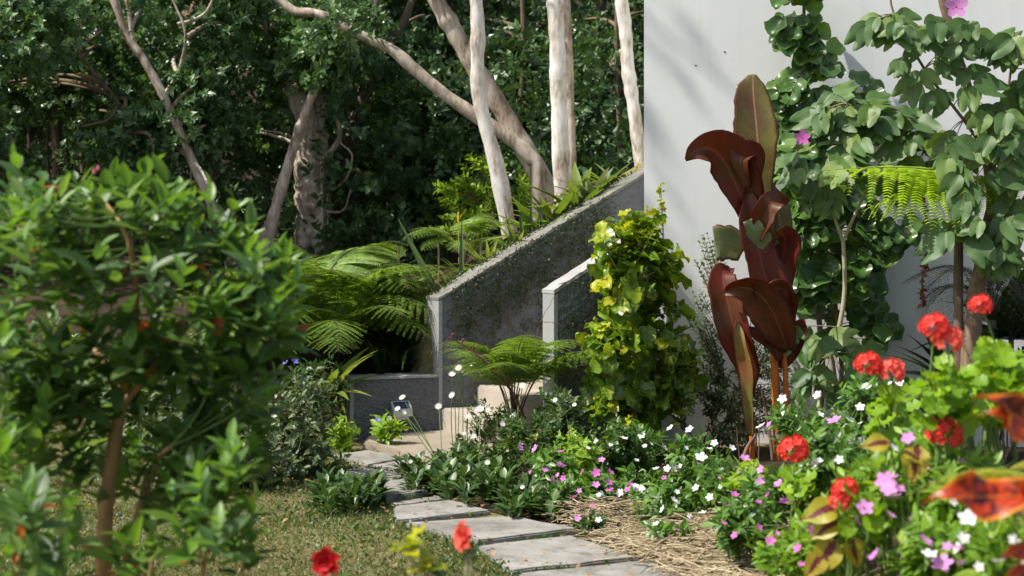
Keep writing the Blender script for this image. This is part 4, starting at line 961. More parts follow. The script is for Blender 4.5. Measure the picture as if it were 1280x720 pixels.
# lime fern against the house
b = at(1200, 228, 9.75); r_ = fern('lime green tree fern with drooping leaflets against the house wall', b, 0, .82, FRL, 121, stem=True, trunk_r=.028)
for k, (D_, N_, S_) in enumerate((((-1, -.12, .06), (.05, -.30, .95), 1.05), ((-.95, -.35, -.28), (-.2, -.2, 1), .85), ((1, -.3, -.1), (0, -.3, 1), .7), ((-.2, -1, -.2), (0, -.1, 1), .5), ((-.6, .5, .1), (0, .1, 1), .5))):
    put('frond', FRL[k % 2], r_, b, D_, N_, S_)
b = at(1240, 400, 10.25); fern('small dark feather leaved palm behind the thick brown trunk', b, 12, .72, [PALM], 122, [3.0, 2.5, 3.6, 1.2, 4.2, 5.4, .2, 2.0], (0, .5), True, 'palm', 'palm', .03)
# dead frond
o = thing('dead_frond', 'hanging reddish dead frond between the shrub and the brown trunk', 'dead frond', at(1157, 258, 10.1)); mb = MB(); rg = np.random.default_rng(8)
C = spline([at(1152, 245, 10.1), at(1158, 275, 10.1), at(1160, 310, 10.1), at(1153, 345, 10.1), at(1153, 380, 10.1)], 30); mb.tube(C, .005, 5)
P = np.repeat(C, 6, 0); mb.scatter(DIAMOND_W, P, rg.normal(0, 1, P.shape) + np.array([0, 0, -1.2]), rg.normal(0, 1, P.shape), rg.uniform(.02, .05, len(P))); mb.build('dry_leaflets', M['dead_frond'], o, False)
# dark strappy clumps in the planter
for i, (px, Y, n, L, lab) in enumerate(((478, 11.95, 80, .5, 'dark strappy grass clump behind the planter wall, left'), (512, 12.05, 70, .45, 'dark strappy grass clump touching the white end of the tall wall'))):
    tuft('strappy_clump', ['dark green strappy clump just behind the low planter wall', 'dark strappy clump against the white end of the tall wall'][i], 'plant', fb(px, Y), n, L, 'strap', 'strap_dark', 70 + i, (.15, 1.2), True, 'dark strappy clumps in the planter')
tuft('ginger_plant', 'plant with broad striped strap leaves left of the planter', 'plant', (*fb(410, 11.2)[:2], .34), 16, .42, 'strapw', 'strap_lime', 75, (.2, 1.1))
#--MORE--
# ------------------------------------------------------------------ canna
class Blade:
    pass
def cblade(root, mat, spine, wl, wr, phi=0, cup=.15, Y=9.8, rows=34, cols=13, wave=.022, name='leaf', twist=0, curl=0, label=None, seed=0):
    """a broad leaf: spine of (px, py, dY), half widths in metres (left, right) sampled along it, phi = turn of the leaf plane about the spine"""
    S = spline([at(a, b, Y + c) for a, b, c in spine], rows); tg = nrm(np.gradient(S, axis=0)); t = np.linspace(0, 1, rows)
    k_ = 1.0 if mat == 'canna_green' and seed == 1 else 1.15; curl = curl * .55; wl_ = k_ * np.interp(t, np.linspace(0, 1, len(wl)), wl); wr_ = k_ * np.interp(t, np.linspace(0, 1, len(wr)), wr)
    er = np.random.default_rng(seed + 50); wl_ = wl_ * (1 + .05 * np.sin(t * 14 + seed) + er.normal(0, .02, rows)); wr_ = wr_ * (1 + .05 * np.sin(t * 17 + seed * 2) + er.normal(0, .02, rows))
    view = np.array([0, -1., 0]); X = nrm(np.cross(tg, -view)); 
    flip = np.sign((X @ np.array([1, 0, 0])).mean()) or 1
    X = X * flip; Nn = np.cross(X, tg); Nn = Nn * np.sign((Nn @ view).mean())
    ph = np.broadcast_to(np.asarray(phi) if np.ndim(phi) == 0 else np.interp(t, np.linspace(0, 1, len(phi)), phi), (rows,))
    v = np.linspace(-1, 1, cols); V, U = [], []
    for i in range(rows):
        x = X[i] * math.cos(ph[i]) + Nn[i] * math.sin(ph[i]); n = Nn[i] * math.cos(ph[i]) - X[i] * math.sin(ph[i])
        for q in v:
            W = wl_[i] if q < 0 else wr_[i]; a = abs(q); cv = curl * a
            xx = W * (math.sin(cv) / curl if curl else a) * (1 if q > 0 else -1); zz = W * ((1 - math.cos(cv)) / curl if curl else 0) + cup * W * a
            zz += wave * a * a * math.sin(9 * t[i] + (2 if q > 0 else 0) + seed)
            V.append(S[i] + x * xx + n * zz); U.append((t[i], q * .5 + .5))
    Fq = [(i * cols + j, i * cols + j + 1, (i + 1) * cols + j + 1, (i + 1) * cols + j) for i in range(rows - 1) for j in range(cols - 1)]
    mb = MB(); mb.raw(V, Fq, U); o = mb.build(name, M[mat], root, True)
    m = o.modifiers.new('thickness', 'SOLIDIFY'); m.thickness = .0022
    if label: o['label'] = label
    return o
YC = 9.8
cb = at(955, 580, YC); can = thing('canna', 'tall dark red canna with one upright olive leaf, before the house wall', 'canna', (cb[0], cb[1], gz(cb[0], cb[1])))
cblade(can, 'canna_green', [(962, 330, .02), (957, 270, 0), (951, 215, 0), (946, 160, 0), (942, 118, .02), (941, 93, .05)], [.03, .10, .125, .165, .165, .15, .135, .10, .03], [.03, .06, .075, .06, .10, .14, .115, .10, .08, .025], .15, .10, label='upright olive green leaf with a pink midrib', seed=1)
cblade(can, 'canna_red', [(955, 320, -.03), (938, 275, -.08), (920, 232, -.12), (904, 200, -.15), (888, 186, -.20), (870, 188, -.26), (857, 200, -.28)], [.03, .06, .09, .11, .11, .06, .01], [.03, .09, .14, .16, .12, .06, .01], [-.1, -.1, 0, .1, .1], .25, curl=.9, seed=2)
cblade(can, 'canna_red', [(935, 235, -.16), (928, 215, -.19), (926, 200, -.20), (934, 190, -.17), (943, 197, -.12), (940, 225, -.10), (925, 255, -.10)], [.02, .05, .06, .06, .05, .03], [.02, .05, .07, .07, .05, .02], .5, .2, curl=.6, seed=3)
0 and cblade(can, 'canna_pale', [(925, 258, -.02), (912, 235, 0), (893, 228, .02), (884, 242, .0), (900, 262, -.04)], [.02, .05, .05, .02], [.02, .05, .05, .02], 0, .2, seed=11)
cblade(can, 'canna_red', [(968, 420, -.06), (962, 370, -.12), (950, 320, -.15), (940, 275, -.15), (934, 240, -.12)], [.05, .09, .12, .11, .07, .02], [.05, .10, .11, .10, .07, .02], -.25, .15, curl=.7, seed=4)
cblade(can, 'canna_red', [(948, 300, -.16), (955, 272, -.20), (963, 256, -.22), (972, 250, -.19), (984, 254, -.15)], [.02, .06, .07, .05, .01], [.02, .06, .07, .05, .01], .3, .3, curl=.9, seed=5)
cblade(can, 'canna_pale', [(972, 305, -.10), (962, 300, -.15), (950, 290, -.19), (943, 272, -.20)], [.01, .09, .09, .06], [.01, .035, .04, .02], .2, .1, seed=6, label='grey green underside of a folded leaf')
cblade(can, 'canna_red', [(972, 420, -.02), (974, 370, -.02), (977, 335, -.02), (981, 310, -.06), (980, 296, -.11), (972, 288, -.14)], [.03, .08, .11, .12, .11, .06], [.03, .07, .09, .095, .09, .05], .35, .2, curl=1.0, seed=7)
cblade(can, 'canna_green', [(968, 340, .02), (976, 290, .03), (970, 250, .03), (962, 225, .03)], [.02, .06, .05, .01], [.02, .07, .06, .01], -.3, .1, seed=8)
cblade(can, 'canna_pale', [(930, 312, .0), (915, 305, -.01), (902, 303, -.02), (893, 304, -.02)], [.07, .095, .105, .095], [.07, .095, .105, .095], .1, .05, cols=9, rows=14, wave=.004, label='pale green torn leaf piece on the left')
cblade(can, 'canna_red', [(938, 500, -.05), (930, 455, -.08), (918, 410, -.10), (908, 370, -.08), (904, 342, -.03), (912, 334, .03)], [.02, .055, .09, .105, .10, .06, .02], [.02, .08, .085, .08, .09, .06, .02], .1, .2, curl=.8, seed=9)
cblade(can, 'canna_shoot', [(938, 545, -.08), (935, 500, -.11), (932, 460, -.13), (925, 425, -.15), (922, 400, -.14)], [.018, .03, .04, .05, .035, .003], [.018, .03, .045, .05, .035, .003], .3, 0, curl=1.7, label='half unrolled young leaf, green edged with red')
cblade(can, 'canna_brown', [(985, 440, -.06), (975, 410, -.13), (960, 380, -.18), (940, 362, -.20), (920, 360, -.19), (905, 366, -.16)], [.03, .09, .13, .13, .09, .05, .01], [.03, .08, .10, .09, .08, .05, .01], .35, .15, curl=.6, seed=12, label='bronze brown leaf spread across the stems')
cblade(can, 'canna_brown', [(950, 380, -.12), (966, 362, -.15), (978, 362, -.13), (986, 378, -.10), (990, 405, -.06)], [.02, .06, .075, .06, .02], [.02, .05, .06, .05, .02], .2, .25, curl=.8, seed=13)
cblade(can, 'canna_brown', [(975, 450, -.03), (963, 425, -.08), (948, 418, -.10), (930, 408, -.08)], [.02, .06, .05, .01], [.02, .06, .05, .01], -.2, .2, curl=.7, seed=14)
cblade(can, 'canna_red', [(975, 460, .03), (990, 435, .03), (1000, 410, .0), (1006, 400, -.03)], [.03, .07, .06, .01], [.03, .06, .05, .01], .3, .2, curl=.9, seed=15)
for pts, r0, r1 in (([(972, 575), (971, 520), (969, 470), (966, 420), (962, 360), (960, 320)], .030, .020), ([(983, 575), (983, 520), (982, 470), (978, 420), (975, 370)], .022, .014), ([(940, 580), (940, 548), (938, 520)], .020, .016)):
    mb = MB(); mb.tube(spline([at(a, b, YC) for a, b in pts], 14), np.linspace(r0, r1, 14), 10); mb.build('stem', M['canna_stem'], can)
for pts, r in (([(966, 575), (962, 540), (955, 500), (952, 488)], .012), ([(948, 580), (949, 540), (949, 495)], .004), ([(930, 575), (934, 560), (944, 545)], .018), ([(925, 575), (922, 550), (921, 535)], .004)):
    mb = MB(); mb.tube(spline([at(a, b, YC - .03) for a, b in pts], 10), np.linspace(r, r * .5, 10), 7); mb.build('dried_stem', M['canna_dead'], can)

# ------------------------------------------------------------------ shrubs at the wall
rg = np.random.default_rng(201)
b = fb(790, 10.45)
pl = Plant('variegated_shrub', 'upright yellow-green variegated shrub hiding the end of the shorter grey wall', 'shrub', b)
tips = blob_tips(rg, [(800, 285, 38, 28, 10.4, 12), (762, 305, 26, 24, 10.3, 9), (756, 352, 24, 20, 10.3, 5), (836, 335, 28, 46, 10.5, 12), (785, 370, 48, 42, 10.3, 20), (826, 375, 30, 30, 10.4, 7), (832, 420, 42, 46, 10.4, 19), (766, 440, 46, 42, 10.25, 18), (790, 500, 52, 44, 10.3, 24), (846, 480, 28, 42, 10.5, 9), (745, 505, 32, 32, 10.3, 9), (790, 545, 50, 20, 10.2, 9)], .36); tips = tips[np.random.default_rng(4).random(len(tips)) < .95]
s, d, l = framework(pl, rg, b, tips, 9, .014, .007, .17, jb=.10)
d = nrm(d + UP * .2)
P, D, N, S, t = leafy(rg, s, d, l, 8, .122, 1.1, False, .6, .0, .3, .25)
sx = CX + P[:, 0] / P[:, 1] * F; sy = CY + (CH - P[:, 2]) / P[:, 1] * F
new = (t > .6) & (rg.random(len(P)) < np.clip(.95 - (sy - 240) / 330 - (sx - 770) / 260, .12, .95))  # yellow young leaves thicken to the upper left: the sunlit side put into colour
pl.add('croton_old', P[~new], D[~new], N[~new], S[~new]); pl.add('croton_new', P[new], D[new], N[new], S[new] * .9)
pl.st.tube(spline([at(828, 330, 10.45), at(829, 290, 10.45), at(827, 260, 10.45), at(826, 232, 10.45)], 8), np.linspace(.006, .003, 8), 5)
tp = np.array([at(827 + rg.normal(0, 2), y, 10.45) for y in np.linspace(232, 268, 26)]); pl.add('croton_new', tp, rg.normal(0, 1, (26, 3)) + UP * .5, rg.normal(0, .4, (26, 3)) + UP, rg.uniform(.02, .05, 26))
pl.finish('twig_pale', 300)
# thin small leaved shrub behind, against the wall
def sparse(label, px, Y, blobs, n_leaf, size, kind, seed, nm=8, parts=0, name='shrub', stem='twig', cat='shrub', tw=.22, group=None, r0=.009):
    rg = np.random.default_rng(seed); b = fb(px, Y); pl = Plant(name, label, cat, b, group); tips = blob_tips(rg, blobs, .22)
    s, d, l = framework(pl, rg, b, tips, nm, r0, r0 * .5, tw, .002); P, D, N, S, t = leafy(rg, s, d, l, n_leaf, size, 1.1, True, .6); pl.add(kind, P, D, N, S); pl.finish(stem, parts); return pl.root
sparse('wispy small leaved shrub between the variegated shrub and the canna', 885, 10.9, [(885, 330, 20, 40, 10.9, 34), (880, 395, 26, 45, 10.9, 40), (890, 470, 40, 60, 10.8, 60), (860, 500, 30, 50, 10.8, 30), (925, 520, 36, 45, 10.7, 44), (980, 480, 40, 60, 10.8, 50), (960, 420, 30, 50, 10.9, 30)], 12, .036, 'grey', 202, 10)
# tall aralia with round glossy leaves
rg = np.random.default_rng(203); b = fb(1005, 10.85)
pl = Plant('aralia', 'tall glossy round leaved shrub climbing up against the house wall', 'shrub', b)
main = spline([at(1020, 560, 10.85), at(1028, 470, 10.85), at(1022, 380, 10.85), at(1012, 300, 10.85), at(1005, 200, 10.85), at(1004, 100, 10.85), at(1005, 20, 10.85), at(1004, -40, 10.85)], 40); pl.st.tube(main, np.linspace(.024, .010, 40), 8)
pl.st.tube(spline([at(1040, 560, 10.8), at(1052, 470, 10.8), at(1046, 400, 10.85), at(1040, 320, 10.9)], 14), np.linspace(.02, .012, 14), 8)
hi = blob_tips(rg, [(1004, -15, 22, 22, 10.8, 9), (992, 40, 26, 24, 10.8, 12), (1018, 75, 22, 24, 10.8, 9), (985, 115, 24, 26, 10.8, 10), (1010, 150, 30, 30, 10.8, 16), (975, 190, 14, 40, 10.85, 10)], .1)
lo = blob_tips(rg, [(1000, 210, 34, 36, 10.8, 28), (1000, 280, 38, 36, 10.75, 30), (1060, 250, 40, 45, 10.8, 30), (1100, 300, 40, 30, 10.8, 24), (1010, 350, 34, 36, 10.8, 24), (1060, 350, 40, 40, 10.85, 26), (1085, 400, 24, 30, 10.9, 14), (1040, 420, 36, 30, 10.85, 14), (1075, 140, 50, 40, 10.9, 30)], .15)
lo = lo[np.random.default_rng(3).random(len(lo)) < .62]; tips = np.vstack([hi, lo]); Q = main
s, d, l = [], [], []
for q in tips:
    k = np.argmin(np.linalg.norm(Q - q, axis=1) + .8 * np.maximum(0, Q[:, 2] - q[2])); a = Q[k]; pl.st.tube(bez(a, (a + q) / 2 + UP * .03, q, 5), np.linspace(.005, .002, 5), 4, cap=False)
    dd = nrm(q - a + np.array([0, -.05, .02])); s.append(q - dd * .06); d.append(dd); l.append(.08)
P, D, N, S, t = leafy(rg, np.array(s), np.array(d), np.array(l), 3, .145, 1.2, False, .6, .3, .22, .35, .2)
P[:, 1] = np.minimum(P[:, 1], house_y(P[:, 0]) - .12)
N = nrm(N * .35 + np.array([-.2, -.65, .35])); D = nrm(D - .85 * (D * N).sum(1, keepdims=True) * N - UP * .15); pl.add('aralia', P, D, N, S); pl.finish('twig', 300)
# two lobed leaf shrub
rg = np.random.default_rng(204); b = fb(1045, 10.2)
pl = Plant('orchid_tree', 'grey-green two lobed leaf shrub with a pruned forked branch', 'shrub', b)
mn = spline([at(1048, 560, 10.2), at(1046, 500, 10.2), at(1040, 445, 10.15), at(1050, 405, 10.1), at(1056, 360, 10.1), at(1054, 300, 10.1)], 20); pl.st.tube(mn, np.concatenate([np.linspace(.028, .02, 8), np.linspace(.018, .013, 12)]), 9)
pl.st.tube(spline([at(1054, 302, 10.1), at(1068, 270, 10.1), at(1082, 240, 10.12), at(1100, 205, 10.15), at(1110, 180, 10.2)], 10), np.linspace(.012, .009, 10), 7)
pl.st.tube(spline([at(1054, 302, 10.1), at(1046, 280, 10.08), at(1040, 262, 10.08)], 5), np.linspace(.012, .010, 5), 7)
Q = spline([at(1100, 205, 10.15), at(1110, 180, 10.2), at(1095, 150, 10.2), at(1060, 130, 10.2)], 14); pl.st.tube(Q, .006, 5)
Q = np.vstack([Q, spline([at(1090, 225, 10.15), at(1130, 190, 10.1), at(1165, 190, 10.1)], 8), spline([at(1082, 240, 10.1), at(1040, 220, 10.0), at(1005, 215, 10.0)], 8), mn[8:12]])
tips = blob_tips(rg, [(1040, 135, 26, 22, 10.15, 14), (1080, 130, 30, 24, 10.15, 16), (1120, 150, 30, 26, 10.15, 16), (1150, 175, 24, 22, 10.1, 14), (1060, 190, 40, 24, 10.05, 18), (1005, 205, 22, 26, 10.0, 14), (1030, 235, 22, 24, 10.0, 8), (1130, 215, 34, 20, 10.1, 10), (1165, 215, 16, 20, 10.1, 6), (990, 412, 10, 8, 9.7, 2), (1025, 430, 16, 14, 10.0, 5), (1020, 465, 24, 20, 10.0, 8), (1075, 440, 12, 14, 10.0, 3), (1050, 480, 14, 12, 10.0, 4)], .12)
tips = tips[np.random.default_rng(6).random(len(tips)) < .78]
s, d, l = [], [], []
for q in tips:
    a = Q[np.argmin(np.linalg.norm(Q - q, axis=1))]; pl.st.tube(bez(a, (a + q) / 2 + UP * .03, q, 5), np.linspace(.004, .002, 5), 4, cap=False); dd = nrm(q - a + np.array([0, -.05, 0])); s.append(q - dd * .06); d.append(dd); l.append(.10)
P, D, N, S, t = leafy(rg, np.array(s), np.array(d), np.array(l), 2, .135, 1.2, False, .6, .2, .22, .35, .2)
N = nrm(N * .45 + np.array([-.25, -.5, .45])); D = nrm(D - .85 * (D * N).sum(1, keepdims=True) * N - UP * .25); pl.add('bauhinia', P, D, N, S); pl.finish('twig_pale', 200)
put('flower', FL['mauve'], pl.root, at(1003, 172, 9.85), (0, 0, 1), (-.2, -1, .3), .11)
# bauhinia tree at the right
rg = np.random.default_rng(205); b = fb(1208, 9.7)
pl = Plant('orchid_tree', 'pale stemmed orchid tree with round two lobed leaves and a pink flower on top', 'tree', b)
mn = spline([at(1202, 580, 9.7), at(1208, 500, 9.7), at(1214, 430, 9.7), at(1222, 360, 9.7), at(1236, 300, 9.7), at(1240, 240, 9.7), at(1228, 170, 9.7), at(1206, 100, 9.7), at(1192, 50, 9.7), at(1178, 0, 9.7), at(1170, -40, 9.7)], 44)
pl.st.tube(mn, np.concatenate([np.linspace(.062, .05, 20), np.linspace(.038, .024, 24)]) * (1 + .06 * np.sin(np.arange(44) * 1.7)), 12)
B2 = spline([at(1232, 310, 9.7), at(1258, 280, 9.65), at(1285, 240, 9.6), at(1310, 180, 9.6)], 14); pl.st.tube(B2, np.linspace(.018, .01, 14), 7)
B3 = spline([at(1238, 200, 9.65), at(1205, 150, 9.6), at(1165, 100, 9.6), at(1140, 60, 9.6), at(1118, 20, 9.6), at(1110, -20, 9.6)], 16); pl.st.tube(B3, np.linspace(.012, .006, 16), 7)
B4 = spline([at(1240, 230, 9.7), at(1250, 160, 9.65), at(1262, 100, 9.6), at(1268, 40, 9.6)], 12); pl.st.tube(B4, np.linspace(.012, .006, 12), 6)
Q = np.vstack([mn[20:], B2, B3, B4])
tips = blob_tips(rg, [(1095, 18, 16, 18, 9.55, 5), (1120, 35, 26, 26, 9.55, 8), (1165, 40, 30, 22, 9.5, 10), (1215, 25, 30, 20, 9.5, 8), (1255, 50, 25, 30, 9.5, 12), (1275, 120, 22, 40, 9.5, 14), (1180, 70, 30, 22, 9.5, 8), (1130, 80, 18, 16, 9.55, 4), (1170, 110, 20, 14, 9.55, 3), (1150, 95, 10, 14, 9.5, 3), (1225, 100, 30, 30, 9.5, 8),
     (1250, 150, 34, 30, 9.5, 14), (1265, 200, 26, 34, 9.5, 14), (1235, 165, 20, 24, 9.5, 8), (1195, 195, 20, 20, 9.45, 6), (1215, 230, 24, 24, 9.45, 10), (1265, 260, 24, 30, 9.5, 12), (1255, 320, 26, 26, 9.5, 10), (1195, 290, 14, 14, 9.4, 3), (1185, 170, 12, 20, 9.5, 4), (1220, 280, 20, 24, 9.45, 6)], .18)
tips = tips[np.random.default_rng(5).random(len(tips)) < .66]
s, d, l = [], [], []
for q in tips:
    a = Q[np.argmin(np.linalg.norm(Q - q, axis=1))]; pl.st.tube(bez(a, (a + q) / 2 + UP * .03, q, 5), np.linspace(.004, .002, 5), 4, cap=False); dd = nrm(q - a + np.array([0, -.06, -.03])); s.append(q - dd * .06); d.append(dd); l.append(.10)
P, D, N, S, t = leafy(rg, np.array(s), np.array(d), np.array(l), 2, .135, 1.1, False, .5, .2, .24, .5, .2)
N = nrm(N * .45 + np.array([-.25, -.5, .4])); D = nrm(D - .85 * (D * N).sum(1, keepdims=True) * N - UP * .35); pl.add('bauhinia', P, D, N, S); pl.finish('bark_tan', 200)
put('flower', FL['pink'], pl.root, at(1195, 8, 9.4), (0, 0, 1), (-.1, -1, .5), .15)
for px_, zz, n_, L_, lab_, sd_ in ((1264, .82, 44, .62, 'dark strap leaved plant at the right edge behind the geraniums', 80), (1186, .5, 30, .46, 'dark strap leaved plant left of the thick brown trunk by the wall', 81)):
    q_ = fb(px_, 10.35); r_ = tuft('dracaena', lab_, 'plant', (q_[0], q_[1], zz), n_, L_, 'strapw', 'strap_dark', sd_, (.15, 1.5)); mb = MB(); mb.tube(np.array([(q_[0] + .02, q_[1], q_[2] - .05), (q_[0], q_[1], zz * .5), (q_[0], q_[1], zz + .03)]), .018, 8); mb.build('stem', M['bark_tan'], r_)

# ------------------------------------------------------------------ low plants
def mound(label, px, py, rx, ry, Y, n, kind, size, seed, name='plant', cat='plant', parts=40, nl=7, sp=1.15, group=None, nm=8, stem='twig_green', tw=.12, flowers=(), up=.7, opp=True, dY=.3, dry=0, stemr=.005):
    """bushy plant filling an ellipse of the picture at depth Y, rooted under it"""
    rg = np.random.default_rng(seed); b = fb(px, Y); pl = Plant(name, label, cat, b, group)
    tips = blob_tips(rg, [(px, py, rx, ry, Y, n)], dY); tips[:, 2] = np.maximum(tips[:, 2], terrain(tips[:, 0], tips[:, 1]) + .03)
    s, d, l = framework(pl, rg, b, tips, nm, stemr, stemr * .6, tw, .0018, jb=.05); d = nrm(d + UP * .3)
    P, D, N, S, t = leafy(rg, s, d, l, nl, size, sp, opp, up); pl.add(kind, P, D, N, S)
    if dry: I = rg.choice(len(P), dry); pl.add('dry', P[I], D[I], N[I], S[I] * .8)
    pl.finish(stem, parts)
    for col, fx, fy, sz in flowers:
        P = at(fx, fy, Y - dY * rg.uniform(1.05, 1.35)); N = nrm(np.array([rg.normal(-.15, .55), -.5 + rg.normal(0, .4), .75])); 
        if col == 'daisy': daisy(pl.root, P, N, sz)
        else: put('flower', FL[col], pl.root, P, np.cross(N, [.9, rg.normal(0, .6), .3]), N, sz * rg.uniform(.8, 1.12))
        tip = s[np.argmin(np.linalg.norm(s - P, axis=1))]; mb = MB(); mb.tube(bez(tip, (tip + P) / 2 + UP * .01, P - N * .003, 5), .0016, 4, cap=False); mb.build('flower_stalk', M['twig_green'], pl.root)
    return pl.root
GV = 'periwinkles in the flower bed'
def V(label, px, py, rx, ry, Y, n, fl, seed, parts=70, size=.062, **k):
    rq = np.random.default_rng(seed + 9); fl = list(fl) + [(fl[k % len(fl)][0], px + rx * rq.uniform(-1, 1), py + ry * rq.uniform(-.7, .8), rq.uniform(.028, .045)) for k in range(5)]
    q = 1.9 if Y > 6.2 else 2.3
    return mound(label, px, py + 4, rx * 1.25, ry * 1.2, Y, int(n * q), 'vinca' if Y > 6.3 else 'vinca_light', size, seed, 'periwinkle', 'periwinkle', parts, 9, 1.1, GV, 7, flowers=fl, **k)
W_, P_, MV = 'white', 'pink', 'mauve'
V('white periwinkle under the right side of the variegated shrub', 800, 565, 38, 32, 9.3, 34, [(W_, 802, 545, .05), (W_, 838, 535, .05), (W_, 860, 550, .045), (W_, 830, 559, .055), (W_, 855, 560, .045)], 301)
V('white periwinkle left of the red canna stems', 872, 578, 36, 34, 8.9, 34, [(W_, 876, 572, .07), (W_, 862, 537, .05), (W_, 893, 554, .045), (W_, 834, 586, .05), (W_, 850, 583, .04), (MV, 873, 580, .04)], 302)
V('white periwinkle low in the bed below the variegated shrub, with a mauve flower beside it', 790, 612, 40, 30, 8.5, 36, [(W_, 775, 616, .06), (W_, 800, 611, .055), (W_, 820, 586, .04), (MV, 784, 612, .045), (MV, 761, 603, .05), (MV, 762, 612, .045), (MV, 763, 590, .05), (MV, 745, 591, .05)], 303, dry=8)
V('pink periwinkle in front of the arching tree fern', 690, 580, 34, 30, 9.0, 30, [(P_, 669, 561, .055), (P_, 674, 538, .05), (MV, 700, 565, .05), (P_, 702, 583, .055), (P_, 676, 611, .055), (MV, 691, 599, .05), (P_, 716, 622, .055), (P_, 680, 588, .045)], 304)
V('dark leaved pink periwinkle between the slabs and the straw', 725, 618, 46, 28, 8.5, 40, [(P_, 690, 600, .05), (MV, 704, 598, .045), (MV, 718, 622, .05), (P_, 745, 606, .045), (W_, 735, 640, .04)], 319, dry=6)
V('leafy periwinkle with few flowers beside the straw', 840, 630, 45, 30, 8.0, 40, [(W_, 828, 637, .05), (W_, 801, 610, .035), (W_, 870, 610, .04)], 305, dry=6)
V('white periwinkle growing up between the canna stems and the forked shrub', 1000, 530, 36, 36, 8.6, 36, [(W_, 978, 499, .06), (W_, 1022, 494, .06), (W_, 1000, 536, .05), (W_, 951, 533, .055), (W_, 1015, 542, .06), (W_, 1042, 518, .05), (P_, 961, 531, .045)], 306)
V('white periwinkle below the pair of red geranium heads', 1085, 505, 40, 38, 7.4, 40, [(W_, 1082, 483, .05), (W_, 1125, 479, .045), (W_, 1075, 509, .05), (W_, 1112, 480, .04), (W_, 1062, 526, .05), (W_, 1088, 525, .045), (P_, 1115, 515, .065), (P_, 1043, 526, .075), (W_, 1157, 493, .045)], 307)
V('pink periwinkle under the lone low red geranium head', 985, 610, 44, 36, 7.0, 44, [(P_, 931, 573, .05), (P_, 951, 587, .04), (P_, 973, 605, .05), (MV, 981, 627, .055), (MV, 918, 618, .045), (MV, 908, 630, .035), (MV, 948, 628, .04), (P_, 992, 610, .04), (P_, 1008, 614, .04)], 308)
V('bright green periwinkle clump above the straw edge', 935, 655, 38, 30, 6.8, 36, [(MV, 991, 656, .055), (MV, 993, 667, .05)], 309)
V('pink periwinkle in the bright foreground beneath the coleus leaves', 1045, 675, 46, 42, 5.2, 44, [(P_, 1041, 644, .06), (MV, 1015, 664, .04), (P_, 1093, 694, .055), (P_, 1124, 692, .06)], 310, size=.06)
V('pink and white periwinkle at the bottom right corner', 1170, 690, 50, 40, 4.6, 46, [(P_, 1156, 676, .06), (P_, 1178, 705, .07), (W_, 1162, 693, .05), (W_, 1210, 648, .05), (W_, 1248, 704, .055), (P_, 1195, 685, .045), (P_, 1094, 694, .04)], 311, size=.06)
V('pink periwinkle cluster between the coleus and the red leaf', 1100, 615, 44, 44, 4.9, 44, [(P_, 1106, 601, .058), (P_, 1113, 612, .06), (P_, 1114, 621, .055), (P_, 1081, 635, .058), (P_, 1070, 650, .05), (P_, 1135, 548, .04), (W_, 1117, 560, .035)], 312, size=.06)
V('flowerless bright green periwinkle at the right below the geranium leaves', 1215, 620, 50, 45, 4.9, 46, [(W_, 1210, 648, .04)], 313, size=.06)
V('leafy green periwinkle between the white canna side clump and the lone red head', 905, 605, 40, 30, 7.9, 36, [(W_, 915, 560, .045), (MV, 933, 575, .045)], 314)
V('green periwinkle behind the low red geranium head', 1040, 570, 44, 40, 6.4, 40, [(W_, 1080, 556, .035)], 315)
V('bushy green periwinkle filling the bed under the coleus at the bottom', 1000, 690, 44, 36, 5.6, 40, [(MV, 1015, 664, .04)], 316, size=.06)
V('lush lime green periwinkle below the ragged coral geranium head', 1160, 580, 50, 40, 5.3, 46, [(P_, 1135, 548, .05)], 317, size=.06)
V('sunlit periwinkle with a white star flower under the orange-red leaf', 1255, 690, 44, 40, 4.3, 40, [(W_, 1248, 702, .055), (W_, 1210, 648, .05)], 318, size=.06)
# daisies and dark rosettes by the path
def rosette(label, px, py, rx, ry, Y, n, seed, flowers=(), name='daisy_plant', kind='rosette', size=.10, group='daisy clumps along the path', parts=60):
    rg = np.random.default_rng(seed); b = fb(px, Y); pl = Plant(name, label, 'daisy', b, group); k = 0
    sub = [(fb(px + rx * rg.uniform(-.8, .8), Y + rg.uniform(-.35, .35))) for _ in range(n)]
    for q in sub:
        m = 22; a = rg.uniform(0, 6.28, m); e = rg.uniform(.15, 1.25, m); O = np.stack([np.cos(a), np.sin(a), 0 * a], 1)
        D = O * np.sin(e)[:, None] + UP * np.cos(e)[:, None]; N = UP * np.sin(e)[:, None] - O * np.cos(e)[:, None] + UP * .3
        hh = ry * 2 * Y / F; pl.add(kind, q + O * .015 + UP * rg.uniform(0, .5 * hh, (m, 1)), D, N, size * rg.uniform(.6, 1.15, m))
    pl.finish('twig_green', parts)
    for fx, fy, sz in flowers:
        P = at(fx, fy, Y - .1); q = sub[np.argmin([abs(s_[0] - P[0]) for s_ in sub])]; N = nrm(np.array([rg.normal(-.1, .3), -.75, .6 + rg.normal(0, .2)]))
        mb = MB(); mb.tube(bez(q, (q + P) / 2 + np.array([rg.normal(0, .03), 0, .05]), P - N * .004, 8), .0028, 5, cap=False); mb.build('flower_stalk', M['twig_green'], pl.root); daisy(pl.root, P, N, sz)
    return pl.root
rosette('dark leafy daisy clump on the left edge of the path', 438, 620, 46, 26, 8.5, 22, 401)
rosette('leafy daisy clump right of the path by the steps', 540, 590, 42, 24, 9.2, 22, 402, [(513, 577, .04)])
rosette('leafy daisy clump spilling onto the path slab', 600, 610, 48, 26, 8.8, 24, 403, [(647, 611, .065), (609, 578, .05)])
rosette('low leafy daisy clump beside the straw and slab', 670, 630, 42, 20, 8.4, 18, 404, [(653, 609, .04)])
